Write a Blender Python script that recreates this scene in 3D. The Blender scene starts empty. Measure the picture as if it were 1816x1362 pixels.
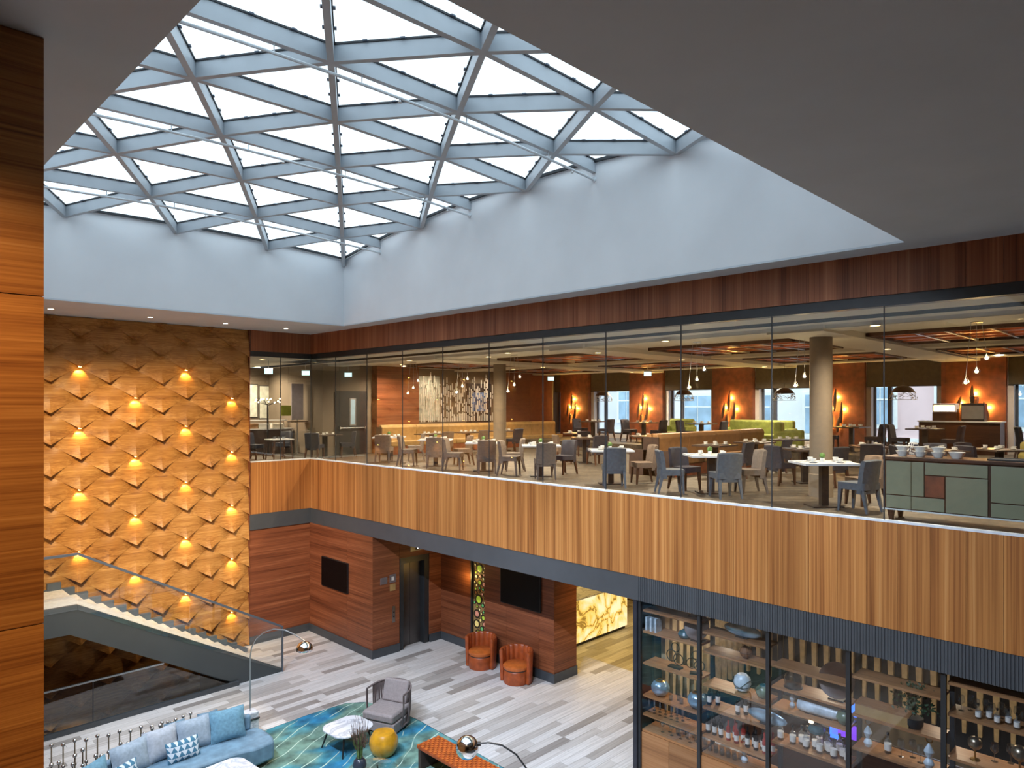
import bpy, bmesh, math, random
from mathutils import Vector, Matrix
R = math.radians
random.seed(7)
scene = bpy.context.scene
col = scene.collection

# ------------------------------------------------------------------ camera, sky, exposure
cam_data = bpy.data.cameras.new('camera')
cam_data.sensor_width = 36.0
cam_data.lens = 36.0 * 1237.0 / 1816.0
cam_data.shift_y = (718.0 - 681.0) / 1816.0
cam_data.clip_start = 0.05
cam_data.clip_end = 400
cam = bpy.data.objects.new('camera', cam_data)
cam.location = (0, 0, 1.6)
cam.rotation_euler = (R(90), 0, R(45.1 - 90))
col.objects.link(cam)
scene.camera = cam

world = bpy.data.worlds.new('overcast_sky')
scene.world = world
world.use_nodes = True
wn = world.node_tree
bg = wn.nodes['Background']
bg.inputs['Color'].default_value = (0.74, 0.89, 1.0, 1)
bg.inputs['Strength'].default_value = 1.5

scene.view_settings.view_transform = 'Standard'
scene.view_settings.look = 'None'
scene.view_settings.gamma = 1.0
scene.view_settings.use_curve_mapping = False
scene.view_settings.exposure = 0.65
cy = scene.cycles
cy.transparent_max_bounces = 20
cy.max_bounces = 6
cy.diffuse_bounces = 3
cy.caustics_reflective = False
cy.caustics_refractive = False
cy.sample_clamp_indirect = 4.0
cy.use_adaptive_sampling = True
cy.adaptive_threshold = 0.03

# ------------------------------------------------------------------ materials
def lin(c):
    out = []
    for v in c[:3]:
        v = v / 255.0
        out.append(v / 12.92 if v <= 0.04045 else ((v + 0.055) / 1.055) ** 2.4)
    return (*out, 1.0)

MATS = {}
def new_mat(name):
    m = bpy.data.materials.new(name)
    m.use_nodes = True
    nt = m.node_tree
    b = nt.nodes['Principled BSDF']
    MATS[name] = m
    return m, nt, b

def N(nt, t, **kw):
    n = nt.nodes.new(t)
    for k, v in kw.items():
        if k.startswith('i_'):
            n.inputs[k[2:].replace('_', ' ')].default_value = v
        else:
            setattr(n, k, v)
    return n

def ramp(nt, stops):
    n = nt.nodes.new('ShaderNodeValToRGB')
    e = n.color_ramp.elements
    while len(e) < len(stops):
        e.new(0.5)
    for el, (p, c) in zip(e, stops):
        el.position = p
        el.color = lin(c)
    return n

def plain(name, c, rough=0.5, metal=0.0, var=0.06, scale=8.0, bump=0.0, emit=None, estr=0.0, coat=0.0):
    m, nt, b = new_mat(name)
    pos = N(nt, 'ShaderNodeNewGeometry')
    nz = N(nt, 'ShaderNodeTexNoise')
    nz.inputs['Scale'].default_value = scale
    nz.inputs['Detail'].default_value = 4
    nt.links.new(pos.outputs['Position'], nz.inputs['Vector'])
    lo = [max(0, v * (1 - var)) for v in c]
    hi = [min(255, v * (1 + var)) for v in c]
    rp = ramp(nt, [(0.3, lo), (0.7, hi)])
    nt.links.new(nz.outputs['Fac'], rp.inputs['Fac'])
    nt.links.new(rp.outputs['Color'], b.inputs['Base Color'])
    b.inputs['Roughness'].default_value = rough
    b.inputs['Metallic'].default_value = metal
    if coat:
        b.inputs['Coat Weight'].default_value = coat
    if bump:
        bp = N(nt, 'ShaderNodeBump')
        bp.inputs['Strength'].default_value = bump
        bp.inputs['Distance'].default_value = 0.01
        nt.links.new(nz.outputs['Fac'], bp.inputs['Height'])
        nt.links.new(bp.outputs['Normal'], b.inputs['Normal'])
    if emit:
        b.inputs['Emission Color'].default_value = lin(emit)
        b.inputs['Emission Strength'].default_value = estr
    return m

def wood(name, axis, stops, fine=60.0, along=0.8, rough=0.42, tone=0.25, tilt=0.0):
    """streaky veneer, grain along the given world axis"""
    m, nt, b = new_mat(name)
    pos = N(nt, 'ShaderNodeNewGeometry')
    mp = N(nt, 'ShaderNodeMapping')
    sc = [fine, fine, fine]
    sc[axis] = along
    mp.inputs['Scale'].default_value = sc
    if tilt:
        mp.inputs['Rotation'].default_value = (0, tilt, 0)
    nt.links.new(pos.outputs['Position'], mp.inputs['Vector'])
    oi = N(nt, 'ShaderNodeObjectInfo')
    off = N(nt, 'ShaderNodeVectorMath', operation='SCALE')
    comb = N(nt, 'ShaderNodeCombineXYZ')
    for i in range(3):
        nt.links.new(oi.outputs['Random'], comb.inputs[i])
    nt.links.new(comb.outputs[0], off.inputs[0])
    off.inputs['Scale'].default_value = 37.0
    add = N(nt, 'ShaderNodeVectorMath', operation='ADD')
    nt.links.new(mp.outputs[0], add.inputs[0])
    nt.links.new(off.outputs[0], add.inputs[1])
    n1 = N(nt, 'ShaderNodeTexNoise')
    n1.inputs['Scale'].default_value = 1.0
    n1.inputs['Detail'].default_value = 5
    n1.inputs['Roughness'].default_value = 0.6
    nt.links.new(add.outputs[0], n1.inputs['Vector'])
    mp2 = N(nt, 'ShaderNodeMapping')
    sc2 = [fine * 0.16] * 3
    sc2[axis] = along * 0.5
    mp2.inputs['Scale'].default_value = sc2
    nt.links.new(pos.outputs['Position'], mp2.inputs['Vector'])
    n2 = N(nt, 'ShaderNodeTexNoise')
    n2.inputs['Scale'].default_value = 1.0
    n2.inputs['Detail'].default_value = 3
    nt.links.new(mp2.outputs[0], n2.inputs['Vector'])
    mixn = N(nt, 'ShaderNodeMath', operation='MULTIPLY_ADD')
    nt.links.new(n2.outputs['Fac'], mixn.inputs[0])
    mixn.inputs[1].default_value = 0.45
    hlf = N(nt, 'ShaderNodeMath', operation='MULTIPLY')
    nt.links.new(n1.outputs['Fac'], hlf.inputs[0])
    hlf.inputs[1].default_value = 0.55
    nt.links.new(hlf.outputs[0], mixn.inputs[2])
    rp = ramp(nt, stops)
    nt.links.new(mixn.outputs[0], rp.inputs['Fac'])
    hs = N(nt, 'ShaderNodeHueSaturation')
    mr = N(nt, 'ShaderNodeMapRange')
    mr.inputs['To Min'].default_value = 1 - tone
    mr.inputs['To Max'].default_value = 1 + tone
    nt.links.new(oi.outputs['Random'], mr.inputs['Value'])
    nt.links.new(mr.outputs[0], hs.inputs['Value'])
    nt.links.new(rp.outputs['Color'], hs.inputs['Color'])
    nt.links.new(hs.outputs['Color'], b.inputs['Base Color'])
    b.inputs['Roughness'].default_value = rough
    b.inputs['Specular IOR Level'].default_value = 0.35
    bp = N(nt, 'ShaderNodeBump')
    bp.inputs['Strength'].default_value = 0.12
    bp.inputs['Distance'].default_value = 0.01
    nt.links.new(n1.outputs['Fac'], bp.inputs['Height'])
    nt.links.new(bp.outputs['Normal'], b.inputs['Normal'])
    return m

def glass(name, tint=(1, 1, 1), f0=0.03, edge=0.9, rough=0.0):
    m = bpy.data.materials.new(name)
    m.use_nodes = True
    nt = m.node_tree
    nt.nodes.clear()
    out = nt.nodes.new('ShaderNodeOutputMaterial')
    lw = N(nt, 'ShaderNodeLayerWeight')
    lw.inputs['Blend'].default_value = 0.5
    pw = N(nt, 'ShaderNodeMath', operation='POWER')
    nt.links.new(lw.outputs['Facing'], pw.inputs[0])
    pw.inputs[1].default_value = 4.0
    ma = N(nt, 'ShaderNodeMath', operation='MULTIPLY_ADD')
    nt.links.new(pw.outputs[0], ma.inputs[0])
    ma.inputs[1].default_value = edge
    ma.inputs[2].default_value = f0
    tr = N(nt, 'ShaderNodeBsdfTransparent')
    tr.inputs['Color'].default_value = (*tint, 1)
    gl = N(nt, 'ShaderNodeBsdfGlossy')
    gl.inputs['Roughness'].default_value = rough
    gl.inputs['Color'].default_value = (1, 1, 1, 1)
    mx = N(nt, 'ShaderNodeMixShader')
    nt.links.new(ma.outputs[0], mx.inputs[0])
    nt.links.new(tr.outputs[0], mx.inputs[1])
    nt.links.new(gl.outputs[0], mx.inputs[2])
    nt.links.new(mx.outputs[0], out.inputs[0])
    MATS[name] = m
    return m

def emitter(name, c, s):
    m = bpy.data.materials.new(name)
    m.use_nodes = True
    nt = m.node_tree
    nt.nodes.clear()
    out = nt.nodes.new('ShaderNodeOutputMaterial')
    e = N(nt, 'ShaderNodeEmission')
    e.inputs['Color'].default_value = lin(c)
    e.inputs['Strength'].default_value = s
    nt.links.new(e.outputs[0], out.inputs[0])
    MATS[name] = m
    return m

OR = [(0.28, (84, 46, 20)), (0.43, (150, 94, 48)), (0.57, (186, 126, 68)), (0.74, (208, 156, 98))]
RD = [(0.28, (64, 32, 20)), (0.43, (112, 62, 38)), (0.57, (140, 82, 52)), (0.74, (170, 112, 78))]
wood('wood_vertical', 2, OR, fine=42, along=0.25, tone=0.10)
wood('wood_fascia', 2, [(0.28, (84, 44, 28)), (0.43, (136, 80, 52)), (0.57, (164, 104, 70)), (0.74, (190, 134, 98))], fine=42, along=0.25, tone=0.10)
wood('wood_near', 0, OR, fine=55, along=0.7, tone=0.10, tilt=0.01)
wood('wood_diamond', 0, [(0.28, (104, 64, 30)), (0.43, (162, 110, 54)), (0.57, (190, 138, 74)), (0.74, (222, 176, 108))], fine=40, along=0.3, tone=0.06)
wood('wood_lower_x', 0, RD, fine=42, along=0.5, tone=0.08)
wood('wood_lower_y', 1, RD, fine=42, along=0.5, tone=0.08)
wood('wood_shelf', 1, [(0.3, (120, 82, 52)), (0.5, (158, 112, 72)), (0.8, (184, 140, 98))], fine=30, along=0.6)
wood('wood_dark', 1, [(0.3, (44, 26, 18)), (0.5, (66, 40, 26)), (0.8, (88, 56, 38))], fine=30, along=0.6)
plain('paint_ceiling', (206, 216, 226), 0.8, var=0.015, scale=1.5)
plain('paint_well', (232, 236, 241), 0.85, var=0.015, scale=1.0)
plain('paint_white', (215, 213, 206), 0.8, var=0.02, scale=2)
plain('paint_taupe', (120, 108, 94), 0.8, var=0.03, scale=2)
plain('paint_brown', (112, 62, 44), 0.7, var=0.05, scale=6)
plain('restaurant_ceiling', (222, 219, 210), 0.7, var=0.02, scale=1)
plain('dark_slot', (62, 64, 66), 0.7)
plain('band_grey', (72, 75, 78), 0.55, var=0.03, scale=3)
plain('baseboard_grey', (66, 70, 74), 0.5, var=0.03)
plain('steel_beam', (176, 184, 192), 0.45, var=0.02, scale=3)
plain('steel_dark', (44, 46, 48), 0.4, var=0.05)
plain('gasket', (40, 44, 50), 0.6)
plain('pipe_white', (214, 220, 225), 0.4)
plain('stringer_grey', (68, 73, 74), 0.5, var=0.02, scale=2)
plain('skirting_grey', (84, 92, 102), 0.4, var=0.03)
plain('stair_stone', (214, 212, 204), 0.5, var=0.05, scale=14)
plain('chrome', (225, 228, 232), 0.08, 1.0, var=0.01)
plain('steel_brushed', (190, 192, 194), 0.3, 1.0, var=0.03)
plain('black_screen', (8, 9, 11), 0.35, var=0.2); MATS['black_screen'].node_tree.nodes['Principled BSDF'].inputs['Specular IOR Level'].default_value = 0.12
plain('black_metal', (24, 24, 26), 0.45, var=0.1)
plain('elevator_steel', (98, 94, 92), 0.38, 0.75, var=0.05, scale=2)
plain('copper', (216, 138, 96), 0.3, 0.7, var=0.1, scale=4)
plain('gold_fin', (206, 184, 146), 0.4, 0.15, var=0.1)
glass('glass_facade', (0.97, 0.99, 0.98), 0.055, 0.85)
glass('glass_rail', (0.95, 0.97, 0.96), 0.045, 0.8)
glass('glass_sky', (0.99, 1.0, 1.0), 0.02, 0.6)
glass('glass_bar', (0.93, 0.95, 0.97), 0.035, 0.8)
glass('glass_ware', (0.82, 0.86, 0.9), 0.10, 0.9)
glass('glass_smoked', (0.45, 0.48, 0.52), 0.06, 0.9)
emitter('lamp_white', (255, 244, 225), 14)
emitter('lamp_warm', (255, 214, 150), 14)
emitter('lamp_bulb', (255, 226, 176), 22)
emitter('lamp_gold', (255, 200, 96), 20)
emitter('exit_glow', (205, 252, 246), 1.2)
emitter('blue_glow', (60, 110, 255), 1.6)
emitter('violet_glow', (120, 60, 210), 1.0)

# floor planks: tone per plank
def plank_mat():
    m, nt, b = new_mat('floor_plank')
    pos = N(nt, 'ShaderNodeNewGeometry')
    oi = N(nt, 'ShaderNodeObjectInfo')
    ad = N(nt, 'ShaderNodeMath', operation='ADD')
    nt.links.new(oi.outputs['Random'], ad.inputs[0])
    nt.links.new(pos.outputs['Random Per Island'], ad.inputs[1])
    fr = N(nt, 'ShaderNodeMath', operation='FRACT')
    nt.links.new(ad.outputs[0], fr.inputs[0])
    rp = ramp(nt, [(0.0, (226, 224, 222)), (0.45, (234, 231, 228)), (0.68, (214, 210, 206)), (0.86, (190, 185, 180)), (1.0, (158, 152, 147))])
    nt.links.new(fr.outputs[0], rp.inputs['Fac'])
    mp = N(nt, 'ShaderNodeMapping')
    mp.inputs['Scale'].default_value = (1.1, 28, 1)
    nt.links.new(pos.outputs['Position'], mp.inputs['Vector'])
    nz = N(nt, 'ShaderNodeTexNoise')
    nz.inputs['Scale'].default_value = 1.0
    nz.inputs['Detail'].default_value = 5
    nt.links.new(mp.outputs[0], nz.inputs['Vector'])
    r2 = ramp(nt, [(0.3, (218, 217, 216)), (0.7, (255, 255, 255))])
    nt.links.new(nz.outputs['Fac'], r2.inputs['Fac'])
    mx = N(nt, 'ShaderNodeMix', data_type='RGBA', blend_type='MULTIPLY')
    mx.inputs[0].default_value = 1.0
    nt.links.new(rp.outputs['Color'], mx.inputs[6])
    nt.links.new(r2.outputs['Color'], mx.inputs[7])
    nt.links.new(mx.outputs[2], b.inputs['Base Color'])
    b.inputs['Roughness'].default_value = 0.4
    b.inputs['Specular IOR Level'].default_value = 0.4
plank_mat()

def restaurant_floor_mat():
    m, nt, b = new_mat('restaurant_floor')
    pos = N(nt, 'ShaderNodeNewGeometry')
    mp = N(nt, 'ShaderNodeMapping')
    mp.inputs['Rotation'].default_value = (0, 0, R(45))
    nt.links.new(pos.outputs['Position'], mp.inputs['Vector'])
    br = N(nt, 'ShaderNodeTexBrick')
    br.inputs['Scale'].default_value = 1.0
    br.inputs['Brick Width'].default_value = 0.9
    br.inputs['Row Height'].default_value = 0.16
    br.inputs['Mortar Size'].default_value = 0.004
    br.inputs['Color1'].default_value = lin((110, 101, 88))
    br.inputs['Color2'].default_value = lin((74, 68, 60))
    br.inputs['Mortar'].default_value = lin((58, 52, 44))
    nt.links.new(mp.outputs[0], br.inputs['Vector'])
    nz = N(nt, 'ShaderNodeTexNoise')
    nz.inputs['Scale'].default_value = 14
    nz.inputs['Detail'].default_value = 5
    nt.links.new(pos.outputs['Position'], nz.inputs['Vector'])
    r2 = ramp(nt, [(0.3, (170, 170, 170)), (0.7, (255, 255, 255))])
    nt.links.new(nz.outputs['Fac'], r2.inputs['Fac'])
    mx = N(nt, 'ShaderNodeMix', data_type='RGBA', blend_type='MULTIPLY')
    mx.inputs[0].default_value = 1.0
    nt.links.new(br.outputs['Color'], mx.inputs[6])
    nt.links.new(r2.outputs['Color'], mx.inputs[7])
    nt.links.new(mx.outputs[2], b.inputs['Base Color'])
    b.inputs['Roughness'].default_value = 0.55
restaurant_floor_mat()

def rug_mat():
    m, nt, b = new_mat('rug_waves')
    pos = N(nt, 'ShaderNodeNewGeometry')
    mp = N(nt, 'ShaderNodeMapping')
    mp.inputs['Rotation'].default_value = (0, 0, R(30))
    mp.inputs['Scale'].default_value = (0.75, 1.5, 1)
    nt.links.new(pos.outputs['Position'], mp.inputs['Vector'])
    big = N(nt, 'ShaderNodeTexNoise')
    big.inputs['Scale'].default_value = 0.5
    big.inputs['Detail'].default_value = 2
    big.inputs['Distortion'].default_value = 0.6
    nt.links.new(mp.outputs[0], big.inputs['Vector'])
    rp = ramp(nt, [(0.28, (24, 104, 156)), (0.40, (44, 140, 186)), (0.46, (76, 156, 172)), (0.51, (124, 164, 150)), (0.75, (140, 176, 154))])
    nt.links.new(big.outputs['Fac'], rp.inputs['Fac'])
    # raised contour lines
    lm = N(nt, 'ShaderNodeMapping')
    lm.inputs['Rotation'].default_value = (0, 0, R(62))
    nt.links.new(pos.outputs['Position'], lm.inputs['Vector'])
    ln = N(nt, 'ShaderNodeTexWave')
    ln.wave_profile = 'SAW'
    ln.inputs['Scale'].default_value = 1.0
    ln.inputs['Distortion'].default_value = 5.0
    ln.inputs['Detail'].default_value = 1.0
    ln.inputs['Detail Scale'].default_value = 1.1
    nt.links.new(lm.outputs[0], ln.inputs['Vector'])
    mu = N(nt, 'ShaderNodeMath', operation='MULTIPLY')
    mu.inputs[1].default_value = 1.0
    nt.links.new(ln.outputs['Fac'], mu.inputs[0])
    fr = N(nt, 'ShaderNodeMath', operation='FRACT')
    nt.links.new(mu.outputs[0], fr.inputs[0])
    r2 = ramp(nt, [(0.0, (255, 255, 255)), (0.05, (255, 255, 255)), (0.09, (0, 0, 0)), (1.0, (0, 0, 0))])
    nt.links.new(fr.outputs[0], r2.inputs['Fac'])
    # lines broken into short strokes
    br = N(nt, 'ShaderNodeTexNoise')
    br.inputs['Scale'].default_value = 1.6
    nt.links.new(pos.outputs['Position'], br.inputs['Vector'])
    r3 = ramp(nt, [(0.38, (0, 0, 0)), (0.44, (255, 255, 255))])
    nt.links.new(br.outputs['Fac'], r3.inputs['Fac'])
    ml = N(nt, 'ShaderNodeMath', operation='MULTIPLY')
    nt.links.new(r2.outputs['Color'], ml.inputs[0])
    nt.links.new(r3.outputs['Color'], ml.inputs[1])
    mx = N(nt, 'ShaderNodeMix', data_type='RGBA')
    nt.links.new(ml.outputs[0], mx.inputs[0])
    fine = N(nt, 'ShaderNodeTexNoise')
    fine.inputs['Scale'].default_value = 3.5
    fine.inputs['Detail'].default_value = 6
    nt.links.new(pos.outputs['Position'], fine.inputs['Vector'])
    r4 = ramp(nt, [(0.3, (150, 150, 150)), (0.7, (255, 255, 255))])
    nt.links.new(fine.outputs['Fac'], r4.inputs['Fac'])
    m2 = N(nt, 'ShaderNodeMix', data_type='RGBA', blend_type='MULTIPLY')
    m2.inputs[0].default_value = 1.0
    nt.links.new(rp.outputs['Color'], m2.inputs[6])
    nt.links.new(r4.outputs['Color'], m2.inputs[7])
    nt.links.new(m2.outputs[2], mx.inputs[6])
    mx.inputs[7].default_value = lin((186, 212, 196))
    nt.links.new(mx.outputs[2], b.inputs['Base Color'])
    b.inputs['Roughness'].default_value = 0.9
    bp = N(nt, 'ShaderNodeBump')
    bp.inputs['Strength'].default_value = 0.6
    bp.inputs['Distance'].default_value = 0.02
    nt.links.new(ml.outputs[0], bp.inputs['Height'])
    nt.links.new(bp.outputs['Normal'], b.inputs['Normal'])
rug_mat()

def marble(name, base, vein, scale, emit=0.0, warm=None):
    m, nt, b = new_mat(name)
    pos = N(nt, 'ShaderNodeNewGeometry')
    nz = N(nt, 'ShaderNodeTexNoise')
    nz.inputs['Scale'].default_value = scale
    nz.inputs['Detail'].default_value = 6
    nz.inputs['Distortion'].default_value = 1.4
    nt.links.new(pos.outputs['Position'], nz.inputs['Vector'])
    sub = N(nt, 'ShaderNodeMath', operation='SUBTRACT')
    nt.links.new(nz.outputs['Fac'], sub.inputs[0])
    sub.inputs[1].default_value = 0.5
    ab = N(nt, 'ShaderNodeMath', operation='ABSOLUTE')
    nt.links.new(sub.outputs[0], ab.inputs[0])
    stops = [(0.0, vein), (0.012, vein), (0.05, base), (1.0, base)]
    if warm:
        stops = [(0.0, vein), (0.006, vein), (0.018, warm), (0.11, base), (0.2, base), (0.34, warm)]
    rp = ramp(nt, stops)
    nt.links.new(ab.outputs[0], rp.inputs['Fac'])
    nt.links.new(rp.outputs['Color'], b.inputs['Base Color'])
    b.inputs['Roughness'].default_value = 0.2
    if emit:
        nt.links.new(rp.outputs['Color'], b.inputs['Emission Color'])
        b.inputs['Emission Strength'].default_value = emit
marble('marble_white', (226, 228, 232), (190, 194, 202), 2.2)
marble('onyx_lit', (255, 244, 205), (150, 118, 50), 0.8, emit=0.5, warm=(240, 206, 100))

def weave_mat(name, c1, c2, scale):
    m, nt, b = new_mat(name)
    tc = N(nt, 'ShaderNodeTexCoord')
    ck = N(nt, 'ShaderNodeTexChecker')
    ck.inputs['Scale'].default_value = scale
    ck.inputs['Color1'].default_value = lin(c1)
    ck.inputs['Color2'].default_value = lin(c2)
    nt.links.new(tc.outputs['Object'], ck.inputs['Vector'])
    nt.links.new(ck.outputs['Color'], b.inputs['Base Color'])
    b.inputs['Roughness'].default_value = 0.5
weave_mat('leather_woven', (190, 98, 62), (138, 62, 36), 14)

def triangle_cloth(name, cols, scale):
    m, nt, b = new_mat(name)
    tc = N(nt, 'ShaderNodeTexCoord')
    sep = N(nt, 'ShaderNodeSeparateXYZ')
    nt.links.new(tc.outputs['Object'], sep.inputs[0])
    def frac(sock, k):
        a = N(nt, 'ShaderNodeMath', operation='MULTIPLY'); a.inputs[1].default_value = k
        nt.links.new(sock, a.inputs[0])
        f = N(nt, 'ShaderNodeMath', operation='FRACT'); nt.links.new(a.outputs[0], f.inputs[0])
        return f.outputs[0]
    fx = frac(sep.outputs[0], scale); fz = frac(sep.outputs[2], scale * 1.3)
    s = N(nt, 'ShaderNodeMath', operation='SUBTRACT'); nt.links.new(fx, s.inputs[0]); s.inputs[1].default_value = 0.5
    a = N(nt, 'ShaderNodeMath', operation='ABSOLUTE'); nt.links.new(s.outputs[0], a.inputs[0])
    d = N(nt, 'ShaderNodeMath', operation='MULTIPLY'); nt.links.new(a.outputs[0], d.inputs[0]); d.inputs[1].default_value = 2.0
    g = N(nt, 'ShaderNodeMath', operation='ADD'); nt.links.new(d.outputs[0], g.inputs[0]); nt.links.new(fz, g.inputs[1])
    lt = N(nt, 'ShaderNodeMath', operation='LESS_THAN'); nt.links.new(g.outputs[0], lt.inputs[0]); lt.inputs[1].default_value = 1.0
    mx = N(nt, 'ShaderNodeMix', data_type='RGBA')
    nt.links.new(lt.outputs[0], mx.inputs[0])
    mx.inputs[6].default_value = lin(cols[0]); mx.inputs[7].default_value = lin(cols[1])
    nt.links.new(mx.outputs[2], b.inputs['Base Color'])
    b.inputs['Roughness'].default_value = 0.85
triangle_cloth('cloth_triangles', ((206, 218, 226), (66, 118, 146)), 9.0)
triangle_cloth('cloth_zigzag', ((190, 196, 208), (34, 46, 76)), 10.0)

plain('leather_blue', (112, 142, 162), 0.55, var=0.12, scale=5, bump=0.3)
plain('cloth_blue', (112, 156, 178), 0.85, var=0.08, scale=20, bump=0.2)
plain('cloth_blue_grey', (158, 174, 188), 0.85, var=0.06, scale=20, bump=0.2)
plain('cloth_silver', (176, 184, 194), 0.8, var=0.06, scale=20, bump=0.2)
plain('cloth_taupe', (150, 140, 138), 0.85, var=0.05, scale=20, bump=0.1)
plain('strap_taupe', (112, 100, 98), 0.7, var=0.06)
plain('leather_orange', (156, 74, 34), 0.4, var=0.12, scale=8, bump=0.15)
plain('leather_orange_seat', (190, 100, 42), 0.4, var=0.1, scale=8)
plain('ceramic_gold', (206, 148, 34), 0.3, var=0.12, scale=6, coat=0.5)
plain('ceramic_white', (232, 232, 230), 0.25, var=0.02)
plain('ceramic_dark', (46, 54, 66), 0.25, var=0.2, scale=6)
plain('chair_taupe', (100, 92, 88), 0.8, var=0.08, scale=18)
plain('chair_slate', (80, 88, 98), 0.8, var=0.08, scale=18)
plain('chair_brown', (104, 88, 76), 0.8, var=0.08, scale=18)
plain('chair_navy', (40, 44, 58), 0.75, var=0.1, scale=18)
plain('leg_taupe', (84, 78, 76), 0.7, var=0.05)
plain('leg_walnut', (70, 44, 30), 0.5, var=0.1)
plain('tabletop_pale', (206, 208, 214), 0.3, var=0.04, scale=6)
plain('tabletop_dark', (74, 62, 56), 0.35, var=0.08, scale=6)
plain('leather_tan', (150, 112, 72), 0.5, var=0.08, scale=6)
plain('leather_gold', (164, 132, 82), 0.5, var=0.08, scale=6)
plain('leather_umber', (62, 46, 40), 0.55, var=0.1, scale=6)
plain('cloth_green', (138, 148, 76), 0.8, var=0.12, scale=8)
plain('cloth_olive', (170, 158, 92), 0.8, var=0.08, scale=8)
plain('sideboard_sage', (132, 134, 112), 0.35, var=0.03, scale=3)
plain('blind_brown', (84, 76, 64), 0.8, var=0.06, scale=10)
plain('pillar_rust', (116, 60, 34), 0.6, var=0.18, scale=5, bump=0.3)
plain('reveal_white', (214, 208, 210), 0.7, var=0.02)
plain('frame_slate', (70, 80, 96), 0.5, var=0.05)
plain('leaf_green', (70, 106, 48), 0.6, var=0.3, scale=20)
plain('leaf_dark', (40, 66, 40), 0.6, var=0.3, scale=20)
plain('stalk_green', (86, 104, 62), 0.7, var=0.3, scale=20)
plain('stalk_brown', (98, 78, 66), 0.7, var=0.3, scale=20)
plain('facade_pink', (240, 210, 210), 0.9, var=0.03, scale=0.6)
plain('facade_white', (246, 247, 245), 0.9, var=0.03, scale=0.6)
plain('facade_grey', (226, 226, 234), 0.9, var=0.03, scale=0.6)
plain('facade_trim', (248, 248, 244), 0.9, var=0.02)
plain('window_blue', (160, 190, 214), 0.15, var=0.12, scale=1.2)
plain('street', (170, 170, 172), 0.9, var=0.1)
plain('bark', (96, 92, 96), 0.9, var=0.2)
plain('wine_dark', (20, 22, 24), 0.15, var=0.2)
plain('wine_rose', (150, 52, 44), 0.15, var=0.15)
plain('paper_label', (222, 218, 208), 0.7, var=0.04)
plain('glaze_silver_blue', (150, 178, 196), 0.16, 0.55, var=0.15, scale=6)
plain('glaze_white_blue', (190, 204, 212), 0.3, var=0.12, scale=10)
plain('glaze_green', (92, 112, 92), 0.25, var=0.25, scale=8)
plain('glaze_teal', (36, 86, 96), 0.25, var=0.25, scale=8)
plain('brass', (170, 132, 70), 0.3, 0.9, var=0.1)
plain('wicker', (120, 84, 56), 0.7, var=0.2, scale=30)
plain('bar_dark', (38, 40, 48), 0.5, var=0.2, scale=3)
plain('sign_lime', (168, 178, 70), 0.7, var=0.06)
plain('lilac_paper', (206, 200, 214), 0.7, var=0.04)
plain('art_print', (196, 200, 190), 0.7, var=0.12, scale=5)
plain('art_dark', (34, 32, 40), 0.6, var=0.3, scale=4)
plain('art_blue', (92, 116, 160), 0.5, var=0.3, scale=4)
plain('rod_white', (216, 210, 200), 0.5, var=0.06)
plain('pendant_dark', (70, 52, 46), 0.35, 0.5, var=0.1)
plain('pendant_lace', (214, 210, 204), 0.4, 0.1, var=0.1)
plain('nickel_aged', (150, 140, 122), 0.3, 0.9, var=0.15, scale=10)

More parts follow.
